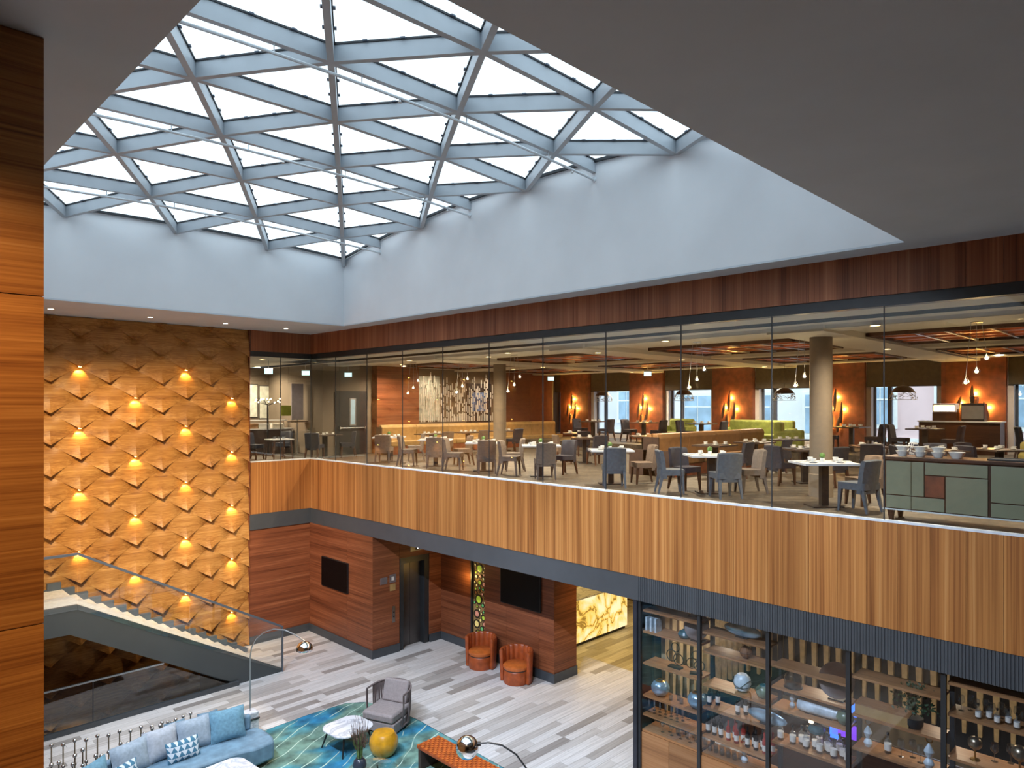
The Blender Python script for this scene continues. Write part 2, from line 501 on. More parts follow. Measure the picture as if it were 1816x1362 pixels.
# ------------------------------------------------------------------ mesh helpers
class MB:
    def __init__(self):
        self.v = []; self.f = []
    def add(self, vs, fs):
        b = len(self.v)
        self.v += [tuple(p) for p in vs]
        self.f += [tuple(i + b for i in q) for q in fs]
        return self
    def box(self, x0, x1, y0, y1, z0, z1):
        return self.add([(x0, y0, z0), (x1, y0, z0), (x1, y1, z0), (x0, y1, z0), (x0, y0, z1), (x1, y0, z1), (x1, y1, z1), (x0, y1, z1)],
                        [(3, 2, 1, 0), (4, 5, 6, 7), (0, 1, 5, 4), (1, 2, 6, 5), (2, 3, 7, 6), (3, 0, 4, 7)])
    def taper(self, c0, s0, c1, s1):
        """frustum with rectangular ends: centre and half sizes at the bottom and the top"""
        p = []
        for (c, s) in ((c0, s0), (c1, s1)):
            for dx, dy in ((-1, -1), (1, -1), (1, 1), (-1, 1)):
                p.append((c[0] + dx * s[0], c[1] + dy * s[1], c[2]))
        return self.add(p, [(3, 2, 1, 0), (4, 5, 6, 7), (0, 1, 5, 4), (1, 2, 6, 5), (2, 3, 7, 6), (3, 0, 4, 7)])
    def bar(self, a, b, w, h, up=(0, 0, 1)):
        """box from a to b; a and b run along the middle of its underside"""
        a = Vector(a); b = Vector(b); d = (b - a).normalized(); up = Vector(up)
        s = d.cross(up).normalized() * (w / 2); u = s.cross(d).normalized() * h
        vs = [a - s, a + s, a + s + u, a - s + u, b - s, b + s, b + s + u, b - s + u]
        return self.add(vs, [(0, 1, 2, 3), (7, 6, 5, 4), (0, 4, 5, 1), (1, 5, 6, 2), (2, 6, 7, 3), (3, 7, 4, 0)])
    def prism(self, pts, z0, z1):
        n = len(pts)
        vs = [(p[0], p[1], z0) for p in pts] + [(p[0], p[1], z1) for p in pts]
        fs = [tuple(range(n - 1, -1, -1)), tuple(range(n, 2 * n))] + [(i, (i + 1) % n, n + (i + 1) % n, n + i) for i in range(n)]
        return self.add(vs, fs)
    def prism_y(self, pts, y0, y1):
        """outline in (x, z) extruded along y"""
        n = len(pts)
        vs = [(p[0], y0, p[1]) for p in pts] + [(p[0], y1, p[1]) for p in pts]
        fs = [tuple(range(n)), tuple(range(2 * n - 1, n - 1, -1))] + [(i, n + i, n + (i + 1) % n, (i + 1) % n) for i in range(n)]
        return self.add(vs, fs)
    def lathe(self, prof, n=20, c=(0, 0, 0)):
        vs = []; fs = []
        for (r, z) in prof:
            for k in range(n):
                a = 2 * math.pi * k / n
                vs.append((c[0] + r * math.cos(a), c[1] + r * math.sin(a), c[2] + z))
        for i in range(len(prof) - 1):
            for k in range(n):
                k2 = (k + 1) % n
                fs.append((i * n + k, i * n + k2, (i + 1) * n + k2, (i + 1) * n + k))
        if prof[0][0] > 1e-5: fs.append(tuple(range(n - 1, -1, -1)))
        if prof[-1][0] > 1e-5: fs.append(tuple((len(prof) - 1) * n + k for k in range(n)))
        return self.add(vs, fs)
    def sphere(self, c, r, nu=12, nv=8, sx=1, sy=1, sz=1):
        prof = [(max(1e-6, math.sin(math.pi * i / nv)), -math.cos(math.pi * i / nv)) for i in range(nv + 1)]
        b = len(self.v)
        self.lathe(prof, nu)
        for i in range(b, len(self.v)):
            p = self.v[i]
            self.v[i] = (c[0] + p[0] * r * sx, c[1] + p[1] * r * sy, c[2] + p[2] * r * sz)
        return self
    def tube(self, pts, r, n=8):
        pts = [Vector(p) for p in pts]
        rr = r if isinstance(r, (list, tuple)) else [r] * len(pts)
        vs = []; fs = []
        prev = None
        for i, p in enumerate(pts):
            t = (pts[min(i + 1, len(pts) - 1)] - pts[max(i - 1, 0)]).normalized()
            if prev is None:
                a = t.orthogonal().normalized()
            else:
                a = (prev - t * prev.dot(t)).normalized()
            prev = a
            b = t.cross(a)
            for k in range(n):
                an = 2 * math.pi * k / n
                vs.append(p + (a * math.cos(an) + b * math.sin(an)) * rr[i])
        for i in range(len(pts) - 1):
            for k in range(n):
                k2 = (k + 1) % n
                fs.append((i * n + k, i * n + k2, (i + 1) * n + k2, (i + 1) * n + k))
        fs.append(tuple(range(n - 1, -1, -1)))
        fs.append(tuple((len(pts) - 1) * n + k for k in range(n)))
        return self.add(vs, fs)
    def xform(self, mat):
        self.v = [tuple(mat @ Vector(p)) for p in self.v]
        return self
    def mesh(self, name, mat, smooth=False):
        me = bpy.data.meshes.new(name)
        me.from_pydata(self.v, [], self.f)
        if smooth:
            for p in me.polygons: p.use_smooth = True
            me.set_sharp_from_angle(angle=R(40))
        me.materials.append(MATS[mat])
        return me
    def build(self, name, mat, parent=None, smooth=False, bevel=0.0, sub=0):
        o = bpy.data.objects.new(name, self.mesh(name, mat, smooth))
        col.objects.link(o)
        if parent: o.parent = parent
        if bevel:
            m = o.modifiers.new('bevel', 'BEVEL'); m.width = bevel; m.segments = 2; m.limit_method = 'ANGLE'; m.angle_limit = R(35)
        if sub:
            m = o.modifiers.new('subdivision', 'SUBSURF'); m.levels = sub; m.render_levels = sub
            for p in o.data.polygons: p.use_smooth = True
        return o

def tag(o, label=None, cat=None, group=None, kind=None):
    if label: o['label'] = label
    if cat: o['category'] = cat
    if group: o['group'] = group
    if kind: o['kind'] = kind
    return o
def thing(name, label, cat, loc=(0, 0, 0), rz=0.0, group=None):
    o = bpy.data.objects.new(name, None)
    o.empty_display_size = 0.1
    col.objects.link(o)
    o.location = loc
    o.rotation_euler = (0, 0, rz)
    return tag(o, label, cat, group)
def struct(o, label, cat='wall'):
    return tag(o, label, cat, kind='structure')
def dup(root, loc=None, rz=None, label=None, group=None):
    def cp(o, parent):
        c = o.copy(); col.objects.link(c)
        c.parent = parent
        for ch in list(o.children): cp(ch, c)
        return c
    c = cp(root, None)
    if loc is not None: c.location = loc
    if rz is not None: c.rotation_euler = (0, 0, rz)
    if label: c['label'] = label
    if group: c['group'] = group
    return c
def part_copy(src, parent, loc=(0, 0, 0), rot=(0, 0, 0), scale=(1, 1, 1)):
    o = src.copy(); col.objects.link(o); o.parent = parent
    o.location = loc; o.rotation_euler = rot; o.scale = scale
    return o
def obj(name, me, parent=None, loc=(0, 0, 0), rz=0):
    o = bpy.data.objects.new(name, me); col.objects.link(o); o.parent = parent
    o.location = loc; o.rotation_euler = (0, 0, rz)
    return o
def lamp(name, kind, loc, power, c=(255, 214, 160), parent=None, size=0.05, target=None, angle=90, blend=0.6):
    l = bpy.data.lights.new(name, kind)
    l.energy = power
    l.color = lin(c)[:3]
    if kind == 'SPOT':
        l.spot_size = R(angle); l.spot_blend = blend; l.shadow_soft_size = size
    elif kind == 'POINT':
        l.shadow_soft_size = size
    elif kind == 'AREA':
        l.size = size
    o = bpy.data.objects.new(name, l); col.objects.link(o)
    o.location = loc
    if parent: o.parent = parent
    if target is not None:
        d = Vector(target) - Vector(loc)
        o.rotation_euler = d.to_track_quat('-Z', 'Y').to_euler()
    return o

# ------------------------------------------------------------------ key dimensions (metres)
XF = 10.45            # restaurant front
YB = 19.08            # panelled back wall
ZL = -5.15            # lobby floor
ZR = -0.12            # restaurant floor
ZC = 3.70             # atrium ceiling
WX0, WX1, WY0, WY1 = 1.41, 9.95, 2.80, 16.35   # skylight well
ZRC = 2.98            # restaurant ceiling
XW = 24.0             # window wall

# ================================================================== STRUCTURE
# ---- lobby floor: slab with the stairwell cut out, planks laid on it
fl = MB()
fl.box(0.92, 24, -4, 16.70, ZL - 0.3, ZL - 0.012)
fl.box(7.30, 24, 16.70, 21.2, ZL - 0.3, ZL - 0.012)
fl.box(-4, 0.92, -4, 4.7, ZL - 0.3, ZL - 0.012)
floor = struct(fl.build('floor', 'band_grey'), 'pale grey plank floor of the lobby', 'floor')
PW = 0.2
plank_me = {}
def plank(L):
    if L not in plank_me:
        plank_me[L] = MB().box(0.002, L - 0.002, 0.002, PW - 0.002, -0.012, 0.0).mesh('plank', 'floor_plank')
    return plank_me[L]
rng = random.Random(3)
pieces = []
y = 4.7
while y < 18.95:
    x = 0.95 if y < 16.6 else 7.34
    xe = 19.9 if 7.5 < y < 15.0 else 13.2
    if y >= 16.6: xe = 12.6
    x0 = x - rng.random() * 0.8
    while x0 < xe:
        L = rng.choice((0.9, 1.2, 1.2, 1.5, 1.8))
        a = max(x0, x); b_ = min(x0 + L, xe)
        if b_ - a > 0.05:
            pieces.append((a, y, round(b_ - a, 1) if (a == x0 and b_ == x0 + L) else b_ - a))
        x0 += L
    y += PW
fX, fY = math.cos(R(45.1)), math.sin(R(45.1))
def in_view(px, py, pz):
    d = px * fX + py * fY
    if d < 1: return None
    u = 908 + 1237 * (px * fY - py * fX) / d
    v = 718 - 1237 * (pz - 1.6) / d
    return (u, v, d) if (60 < u < 1135 and v < 1400) else None
shown = []; rest = []
for (a, yy, L) in pieces:
    w = in_view(a + L / 2, yy + 0.1, ZL)
    (shown if w else rest).append((w[2] if w else 99, a, yy, L))
shown.sort()
rest += shown[300:]
for (d, a, yy, L) in shown[:300]:
    o = obj('plank', plank(round(L, 2)), floor, (a, yy, ZL))
rm = MB()
for (d, a, yy, L) in rest:
    rm.box(a + 0.002, a + L - 0.002, yy + 0.002, yy + PW - 0.002, ZL - 0.012, ZL)
tag(rm.build('plank_field', 'floor_plank', floor), kind='stuff')

# ---- stairwell pit under the stair
pit = MB()
pit.box(0.92, 7.30, 16.70, YB + 0.3, -8.4, -8.2)
pit.box(7.25, 7.30, 16.70, YB, -8.2, ZL - 0.3)
pit.box(0.92, 7.30, 16.66, 16.70, -8.2, ZL - 0.3)
struct(pit.build('floor_stairwell', 'band_grey'), 'dark pit of the stairwell going down under the stair', 'floor')

# ---- near wood wall on the left, made of wide boards with fine joints
wl = struct(MB().box(-4.0, 0.90, 4.75, YB + 0.3, -8.4, ZC).build('wall_left', 'steel_dark'), 'tall orange veneer wall at the left edge of the view', 'wall')
zs = [-8.4, -5.1, -3.2, -1.45, 0.35, 2.22, ZC]
for z0, z1 in zip(zs[:-1], zs[1:]):
    for x0, x1 in ((-4.0, -1.6), (-1.6, 0.92)):
        MB().box(x0 + 0.002, x1 - (0.002 if x1 < 0.9 else 0), 4.72, 4.75, z0 + 0.003, z1 - 0.003).build('board', 'wood_near', wl)
    MB().box(0.90, 0.92, 4.75, YB, z0 + 0.003, z1 - 0.003).build('board', 'wood_near', wl)
# walls behind the camera and under the gallery close the hall
bw = MB(); bw.box(-4.3, -4.0, -4.3, 4.75, ZL, ZC); bw.box(-4.3, 24, -4.3, -4.0, ZL, ZC)
struct(bw.build('wall_behind', 'paint_taupe'), 'taupe painted walls behind the gallery', 'wall')
struct(MB().box(-4, 1.0, -4, 1.15, -0.3, 0).build('floor_gallery', 'restaurant_floor'), 'gallery floor the view is taken from', 'floor')

# ---- atrium ceiling around the skylight well
ce = MB()
T = 0.3
G_ = 0.2
ce.box(-4.3, XF, -4.3, WY0 - G_, ZC, ZC + T)
ce.box(-4.3, WX0 - G_, WY0 - G_, WY1 + G_, ZC, ZC + T)
ce.box(WX1 + G_, XF, WY0 - G_, WY1 + G_, ZC, ZC + T)
ce.box(-4.3, XF, WY1 + G_, YB + 0.3, ZC, ZC + T)
for q in ((WX0 - G_, WX1 + G_, WY0 - G_, WY0), (WX0 - G_, WX1 + G_, WY1, WY1 + G_), (WX0 - G_, WX0, WY0, WY1), (WX1, WX1 + G_, WY0, WY1)): ce.box(*q, ZC, ZC + 0.03)
struct(ce.build('ceiling', 'paint_ceiling'), 'grey plastered ceiling around the skylight opening', 'ceiling')

def dome(x, y):
    return 5.27 + 0.55 * (1 - ((y - 9.575) / 6.775) ** 2) + 0.15 * (1 - ((x - 5.68) / 4.27) ** 2)
BH = 0.21
def well_wall(name, pts, out, label):
    mb = MB(); n = len(pts)
    vs = []
    for (x, y) in pts:
        zt = dome(x, y) + BH - 0.02
        vs += [(x, y, ZC + 0.03), (x, y, zt), (x + out[0], y + out[1], ZC + 0.03), (x + out[0], y + out[1], zt)]
    fs = []
    for i in range(n - 1):
        a = 4 * i; b = a + 4
        fs += [(a, b, b + 1, a + 1), (a + 2, a + 3, b + 3, b + 2), (a + 1, b + 1, b + 3, a + 3), (a, a + 2, b + 2, b)]
    fs += [(0, 1, 3, 2), (4 * n - 4, 4 * n - 2, 4 * n - 1, 4 * n - 3)]
    mb.add(vs, fs)
    return struct(mb.build(name, 'paint_well'), label, 'wall')
ys = [WY0 + (WY1 - WY0) * i / 16 for i in range(17)]
xs = [WX0 + (WX1 - WX0) * i / 16 for i in range(17)]
well_wall('wall_well_right', [(WX1, y) for y in ys], (0.2, 0), 'white plaster side of the skylight well above the restaurant')
well_wall('wall_well_left', [(WX0, y) for y in ys], (-0.2, 0), 'white plaster side of the skylight well above the gallery')
well_wall('wall_well_back', [(x, WY1) for x in [WX0 - 0.2] + xs[1:-1] + [WX1 + 0.2]], (0, 0.2), 'white plaster side of the skylight well above the panelled wall')
well_wall('wall_well_front', [(x, WY0) for x in [WX0 - 0.2] + xs[1:-1] + [WX1 + 0.2]], (0, -0.2), 'white plaster side of the skylight well nearest the viewer')

# ---- skylight: domed triangular grid of beams with triangular panes
sky = thing('skylight', 'domed glass skylight of triangular panes on pale steel beams', 'skylight', ((WX0 + WX1) / 2, (WY0 + WY1) / 2, ZC))
sky['kind'] = 'structure'
SO = Vector(sky.location)
dY = (WY1 - WY0) / 8; dX = (WX1 - WX0) / 4
def node(x, y): return Vector((x, y, dome(x, y)))
rows = []
for m in range(9):
    yy = WY0 + dY * m
    if m % 2 == 0: rows.append([WX0 + dX * k for k in range(5)])
    else: rows.append([WX0] + [WX0 + dX / 2 + dX * k for k in range(4)] + [WX1])
def beam(a, b, w=0.085):
    MB().bar(a - SO, b - SO, w, BH).build('beam', 'steel_beam', sky)
    add_clips(a, b)
    up = Vector((0, 0, BH))
    MB().bar(a - SO + up, b - SO + up, w + 0.03, 0.025).build('gasket', 'gasket', sky)
clips = MB()
def add_clips(a, b):
    for f in (0.25, 0.5, 0.75):
        q = a + (b - a) * f - SO + Vector((0, 0, BH + 0.002))
        d = (b - a).normalized() * 0.03
        clips.bar(q - d, q + d, 0.17, 0.02)
def pane(a, b, c):
    ctr = (a + b + c) / 3
    n = Vector((0, 0, BH + 0.02))
    pts = [p + (ctr - p) * 0.03 + n - SO for p in (a, b, c)]
    lo = [tuple(p) for p in pts]; hi = [tuple(p + Vector((0, 0, 0.012))) for p in pts]
    MB().add(lo + hi, [(2, 1, 0), (3, 4, 5), (0, 1, 4, 3), (1, 2, 5, 4), (2, 0, 3, 5)]).build('pane', 'glass_sky', sky)
for m in range(9):
    yy = WY0 + dY * m
    if 0 < m < 8:
        for xa, xb in zip(rows[m][:-1], rows[m][1:]): beam(node(xa, yy), node(xb, yy))
for m in range(8):
    ya = WY0 + dY * m; yb = ya + dY
    ev, od = (m, m + 1) if m % 2 == 0 else (m + 1, m)
    ye = WY0 + dY * ev; yo = WY0 + dY * od
    E_ = rows[ev]; O_ = rows[od]
    for k in range(4):
        a = node(E_[k], ye); b = node(E_[k + 1], ye); c = node(O_[k + 1], yo)
        beam(a, c); beam(c, b)
        pane(a, b, c)
    for k in range(5):
        a = node(O_[k], yo); b = node(O_[k + 1], yo); c = node(E_[k], ye)
        pane(a, b, c)
for i in range(16):
    for (p, q) in (((WX1 - .04, ys[i]), (WX1 - .04, ys[i + 1])), ((WX0 + .04, ys[i]), (WX0 + .04, ys[i + 1])), ((xs[i], WY1 - .04), (xs[i + 1], WY1 - .04)), ((xs[i], WY0 + .04), (xs[i + 1], WY0 + .04))):
        up = Vector((0, 0, BH - 0.03))
        MB().bar(node(*p) - SO + up, node(*q) - SO + up, 0.05, 0.05).build('rim', 'gasket', sky)

tag(clips.build('glazing_clips', 'frame_slate', sky), kind='stuff')
# sprinkler pipes hung under every second row
for i, (m, where) in enumerate(((1, 'nearest the viewer'), (3, 'under the top of the dome'), (5, 'past the middle of the dome'), (7, 'nearest the panelled wall'))):
    yy = WY0 + dY * m
    t = thing('sprinkler_pipe', 'thin white sprinkler pipe hung below the skylight, %s' % where, 'pipe', (WX1, yy, ZC), 0, 'sprinkler pipes under the skylight')
    n = 14
    pts = [(WX0 - WX1 + 0.01 + (WX1 - WX0 - 0.02) * k / n, 0, dome(WX0 + (WX1 - WX0) * k / n, yy) - 0.12 - ZC) for k in range(n + 1)]
    MB().tube(pts, 0.022, 8).build('pipe', 'pipe_white', t, True)
    for k in (1, 4, 6, 9, 12):
        p = pts[k]
        MB().tube([p, (p[0], 0, p[2] + 0.13)], 0.008, 6).build('hanger', 'pipe_white', t, True)
    for k in (2, 7, 13):
        p = pts[k]
        MB().lathe([(0.008, -0.07), (0.03, -0.06), (0.012, -0.04), (0.012, 0.0)], 8, p).build('sprinkler_head', 'steel_brushed', t, True)
    MB().lathe([(0.045, 0), (0.045, 0.03)], 12).xform(Matrix.Translation((-0.03, 0, pts[-1][2])) @ Matrix.Rotation(R(90), 4, 'Y')).build('wall_flange', 'pipe_white', t, True)

# ---- panelled back wall: rhombic folded panels with little lights
wb = struct(MB().box(0.92, 8.60, YB + 0.13, YB + 0.28, -8.4, ZC).box(8.58, 8.60, YB - 0.05, YB + 0.13, -1.5, ZC).box(8.58, 8.60, YB - 0.02, YB + 0.13, ZL, -1.5).build('wall_back', 'wood_lower_x'), 'wall of folded rhombic wood panels with small gold lights', 'wall')
TW, THh, TP = 0.61, 0.735, 0.14
def rhomb(xc, zt):
    NN = 8
    bm = bmesh.new()
    def depth(h, v):
        def fall(dh, dv, rad): return max(0.0, 1 - math.hypot(dh * TW, dv * THh) / rad) ** 1.3
        d = TP * (1 - v) ** 2.2 * (1 - h) ** 2.4
        return d - 0.10 * fall(h, 1 - v, 0.27) - 0.10 * fall(1 - h, v - 0.5, 0.33)
    for sgn in (-1, 1):
        grid = {}
        for i in range(NN + 1):          # i steps from the crease to the side corner
            for j in range(NN + 1 - i):  # j steps up
                h = i / NN; v = h / 2 + (j / NN)
                grid[i, j] = bm.verts.new((xc + sgn * TW * h, YB - depth(h, v), zt + THh * v))
        for i in range(NN):
            for j in range(NN - i):
                q = [grid[i, j], grid[i + 1, j], grid[i, j + 1]]
                bm.faces.new(q if sgn > 0 else q[::-1])
                if j < NN - i - 1:
                    q = [grid[i + 1, j], grid[i + 1, j + 1], grid[i, j + 1]]
                    bm.faces.new(q if sgn > 0 else q[::-1])
        back = [bm.verts.new((xc + sgn * TW * i / NN, YB + 0.125, zt + THh * i / NN / 2)) for i in range(NN + 1)]
        for i in range(NN):
            q = [grid[i, 0], back[i], back[i + 1], grid[i + 1, 0]]
            bm.faces.new(q if sgn > 0 else q[::-1])
    bmesh.ops.remove_doubles(bm, verts=bm.verts, dist=1e-4)
    for axis, lim, sgn in ((0, 8.58, 1), (0, 0.93, -1), (2, ZC - 0.01, 1), (2, -8.1, -1)):
        no = [0, 0, 0]; no[axis] = sgn
        co = [0, 0, 0]; co[axis] = lim
        g = bm.verts[:] + bm.edges[:] + bm.faces[:]
        bmesh.ops.bisect_plane(bm, geom=g, plane_co=co, plane_no=no, clear_outer=True)
        if not bm.faces: break
    me = None
    if len(bm.faces) > 3:
        for f in bm.faces: f.smooth = True
        me = bpy.data.meshes.new('panel'); bm.to_mesh(me); me.materials.append(MATS['wood_diamond'])
        me.set_sharp_from_angle(angle=R(14))
    bm.free()
    return me
lit = []
for ci in range(-1, 13):
    xc = 8.1 - TW * ci
    for n in range(-15, 5):
        zt = 1.77 + THh * n + (THh / 2 if ci % 2 else 0)
        if zt > ZC or zt + THh < -8.0 or xc < 0.4: continue
        if zt < -5.6 and xc > 7.6: continue
        me = rhomb(xc, zt)
        if me: obj('panel', me, wb)
        if ci % 2 == 0 and ci >= 0 and zt > -5.0 and zt < 2.9:
            if (n % 2 == 0) == (ci % 4 == 0) and zt > (-2.3 if xc < 3.83 else -2.3 - (xc - 3.83) * 0.58): lit.append((xc, zt))
nl = MB().lathe([(0.03, 0.0), (0.03, 0.02)], 10).mesh('wall_light', 'lamp_gold')
for (x, z) in lit:
    o = obj('wall_light', nl, wb, (x, YB - 0.04, z - 0.005))
    lamp('panel_light', 'SPOT', (x, YB - 0.04, z - 0.03), 12.0, (255, 194, 98), wb, 0.015, (x, YB + 0.03, z - 0.2), 92, 0.25)

# ---- downlights in the soffit in front of the panelled wall
def downlight(x, y, z, label, group, r=0.06, mat='lamp_white', power=0, c=(255, 232, 200), angle=100, target=None):
    t = thing('downlight', label, 'downlight', (x, y, z), 0, group)
    MB().lathe([(r * 1.35, 0.0), (r * 1.35, -0.012), (r * 1.02, -0.012), (r * 1.02, 0.0)], 16).build('trim_ring', 'paint_white', t, True)
    MB().lathe([(r, -0.004), (r, -0.001)], 16).build('lens', mat, t)
    if power:
        lamp('downlight_lamp', 'SPOT', (0, 0, -0.03), power, c, t, r, None if target is None else Vector(target) - Vector((x, y, z - 0.03)) , angle, 0.7)
        if target is not None:
            l = [ch for ch in t.children if ch.type == 'LIGHT'][0]
            d = Vector(target) - Vector((x, y, z))
            l.rotation_euler = d.to_track_quat('-Z', 'Y').to_euler()
    return t
for i, x in enumerate((3.62, 5.64, 7.44, 9.1)):
    downlight(x, 17.9, ZC, ('recessed soffit spot nearest the left wood wall', 'second recessed soffit spot above the panelled wall', 'third soffit spot above the panelled wall, the brightest', 'recessed soffit spot above the glazed corner')[i],
              'soffit spots above the panelled wall', 0.06, 'lamp_white', 22, (255, 240, 220), 75)

# ---- restaurant front: wood spandrel, dark band, fascia, glass
sp = struct(MB().box(XF + 0.03, XF + 0.3, -4, YB - 0.05, -1.48, -0.02).build('wall_right_parapet', 'steel_dark'), 'vertical grained orange wood parapet under the restaurant glazing', 'wall')
fa = struct(MB().box(XF + 0.03, XF + 0.3, -4, YB - 0.05, 3.12, ZC + 0.3).build('wall_right_fascia', 'steel_dark'), 'reddish vertical grained wood fascia above the restaurant glazing', 'wall')
y0 = YB - 0.05; k = 0
while y0 > -4:
    w = 0.4
    y1 = max(y0 - w, -4)
    MB().box(XF, XF + 0.03, y1 + 0.0015, y0 - 0.0015, -1.48, -0.02).build('board', 'wood_vertical', sp)
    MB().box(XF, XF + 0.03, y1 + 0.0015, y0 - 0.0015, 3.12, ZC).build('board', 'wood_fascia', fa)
    y0 = y1
x0 = XF
while x0 > 8.62:
    x1 = max(x0 - 0.4, 8.62)
    MB().box(x1 + 0.0015, x0 - 0.0015, YB - 0.05, YB - 0.02, -1.48, -0.02).build('board', 'wood_vertical', sp)
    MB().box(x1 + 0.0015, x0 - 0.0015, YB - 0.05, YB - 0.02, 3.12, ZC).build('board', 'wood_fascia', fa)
    x0 = x1
MB().box(8.62, XF + 0.3, YB - 0.02, YB + 0.2, -1.48, -0.02).build('backing', 'steel_dark', sp)
MB().box(8.62, XF + 0.3, YB - 0.02, YB + 0.2, 3.12, ZC).build('backing', 'steel_dark', fa)
# white glazing channel, dark header
tr = MB(); tr.box(XF - 0.003, XF + 0.08, -4, YB - 0.06, -0.02, 0.012); tr.box(8.62, XF + 0.08, YB - 0.053, YB + 0.03, -0.02, 0.012)
struct(tr.build('trim_1', 'pipe_white'), 'thin white glazing channel along the parapet top', 'trim')
hd = MB(); hd.box(XF + 0.02, XF + 0.2, -4, YB - 0.06, 2.97, 3.12); hd.box(8.62, XF + 0.2, YB - 0.04, YB + 0.1, 2.97, 3.12)
struct(hd.build('trim_2', 'steel_dark'), 'dark metal header along the top of the restaurant glazing', 'trim')
# glass panes 1.6 m wide
g = thing('window_1', 'tall frameless glazing between the atrium and the restaurant', 'window', (XF, 9, 0))
g['kind'] = 'structure'
def at0(mb, name, mat, parent):
    o = mb.build(name, mat, parent); o.location = -Vector(parent.location); return o
edges = [YB - 0.04] + [1.605 * k for k in range(11, -3, -1)]
for a, b in zip(edges[:-1], edges[1:]):
    at0(MB().box(XF + 0.03, XF + 0.042, b + 0.005, a - 0.005, 0.0, 2.99), 'pane', 'glass_facade', g)
    at0(MB().box(XF + 0.026, XF + 0.046, b - 0.006, b + 0.006, 0.0, 2.99), 'joint', 'gasket', g)
for a, b in ((8.64, 9.52), (9.52, XF + 0.03)):
    at0(MB().box(a + 0.005, b - 0.005, YB - 0.03, YB - 0.018, 0.0, 2.99), 'pane', 'glass_facade', g)
    at0(MB().box(b - 0.006, b + 0.006, YB - 0.034, YB - 0.014, 0.0, 2.99), 'joint', 'gasket', g)

# dark band under the parapet and ribbed strip over the bar
bd = MB(); bd.box(XF + 0.015, XF + 0.3, -4, YB - 0.05, -1.92, -1.48); bd.box(8.6, XF + 0.1, YB - 0.045, YB + 0.2, -1.92, -1.48)
band = struct(bd.build('trim_3', 'band_grey'), 'dark grey metal band under the wood parapet', 'trim')
rb = MB(); yy = 7.3
while yy > -0.5:
    rb.prism([(XF + 0.018, yy), (XF + 0.004, yy - 0.006), (XF + 0.004, yy - 0.022), (XF + 0.018, yy - 0.028)], -1.92, -1.485)
    yy -= 0.04
tag(rb.build('ribs', 'band_grey', band), kind='stuff')

# slab between lobby ceiling and restaurant floor, restaurant ceiling
slab = MB(); slab.box(XF + 0.3, XW + 0.4, -4, 25.4, -0.5, ZR); slab.box(6, XF + 0.3, YB + 0.2, 25.4, -0.5, ZR)
slab.box(XF + 0.031, XF + 0.3, -4, YB - 0.06, -0.14, ZR)
struct(slab.build('floor_restaurant', 'restaurant_floor'), 'brown patterned floor of the restaurant', 'floor')
lc = MB(); lc.box(XF + 0.3, 24, -4, 21.2, -1.92, -1.75); lc.box(8.6, XF + 0.3, YB + 0.2, 21.2, -1.92, -1.75)
struct(lc.build('ceiling_lobby', 'paint_taupe'), 'low dark ceiling under the restaurant', 'ceiling')

rc = MB()
rc.box(XF + 0.2, 11.4, -4, 21.4, ZRC, ZRC + 0.1)
rc.box(11.4, 11.9, -4, 25.4, ZRC + 0.2, ZRC + 0.25)
rc.box(11.9, XW + 0.4, -4, 21.4, ZRC, ZRC + 0.1)
rc.box(6, 11.4, YB + 0.1, 25.4, ZRC, ZRC + 0.1)
rc.box(11.9, 14, 21.4, 25.4, ZRC, ZRC + 0.1)
cr = struct(rc.build('ceiling_restaurant', 'restaurant_ceiling'), 'beige restaurant ceiling with dropped beams and copper coffers', 'ceiling')
s_ = MB(); s_.box(11.38, 11.42, -4, 25.4, ZRC, ZRC + 0.2); s_.box(11.88, 11.92, -4, 25.4, ZRC, ZRC + 0.2); s_.box(11.42, 11.88, -4, 25.4, ZRC + 0.17, ZRC + 0.2)
s_.build('air_slot', 'dark_slot', cr)
for yb in (5.2, 10.5, 15.8):
    MB().box(12.2, XW - 0.3, yb - 0.5, yb + 0.5, ZRC - 0.11, ZRC).build('dropped_beam', 'restaurant_ceiling', cr)
for xb in (12.6, 18.2, 22.6):
    MB().box(xb - 0.3, xb + 0.3, -4, 21.2, ZRC - 0.07, ZRC).build('dropped_beam', 'restaurant_ceiling', cr)

# back wall of the restaurant and the side room behind the glazed corner
wr = MB(); wr.box(12.3, XW + 0.4, 21.2, 21.4, ZR, ZRC); wr.box(12.1, 12.3, 21.2, 25.4, ZR, ZRC); wr.box(6, 12.3, 25.2, 25.4, ZR, ZRC); wr.box(5.8, 6, YB + 0.3, 25.4, ZR, ZRC)
struct(wr.build('wall_restaurant_back', 'paint_taupe'), 'taupe end wall of the restaurant', 'wall')
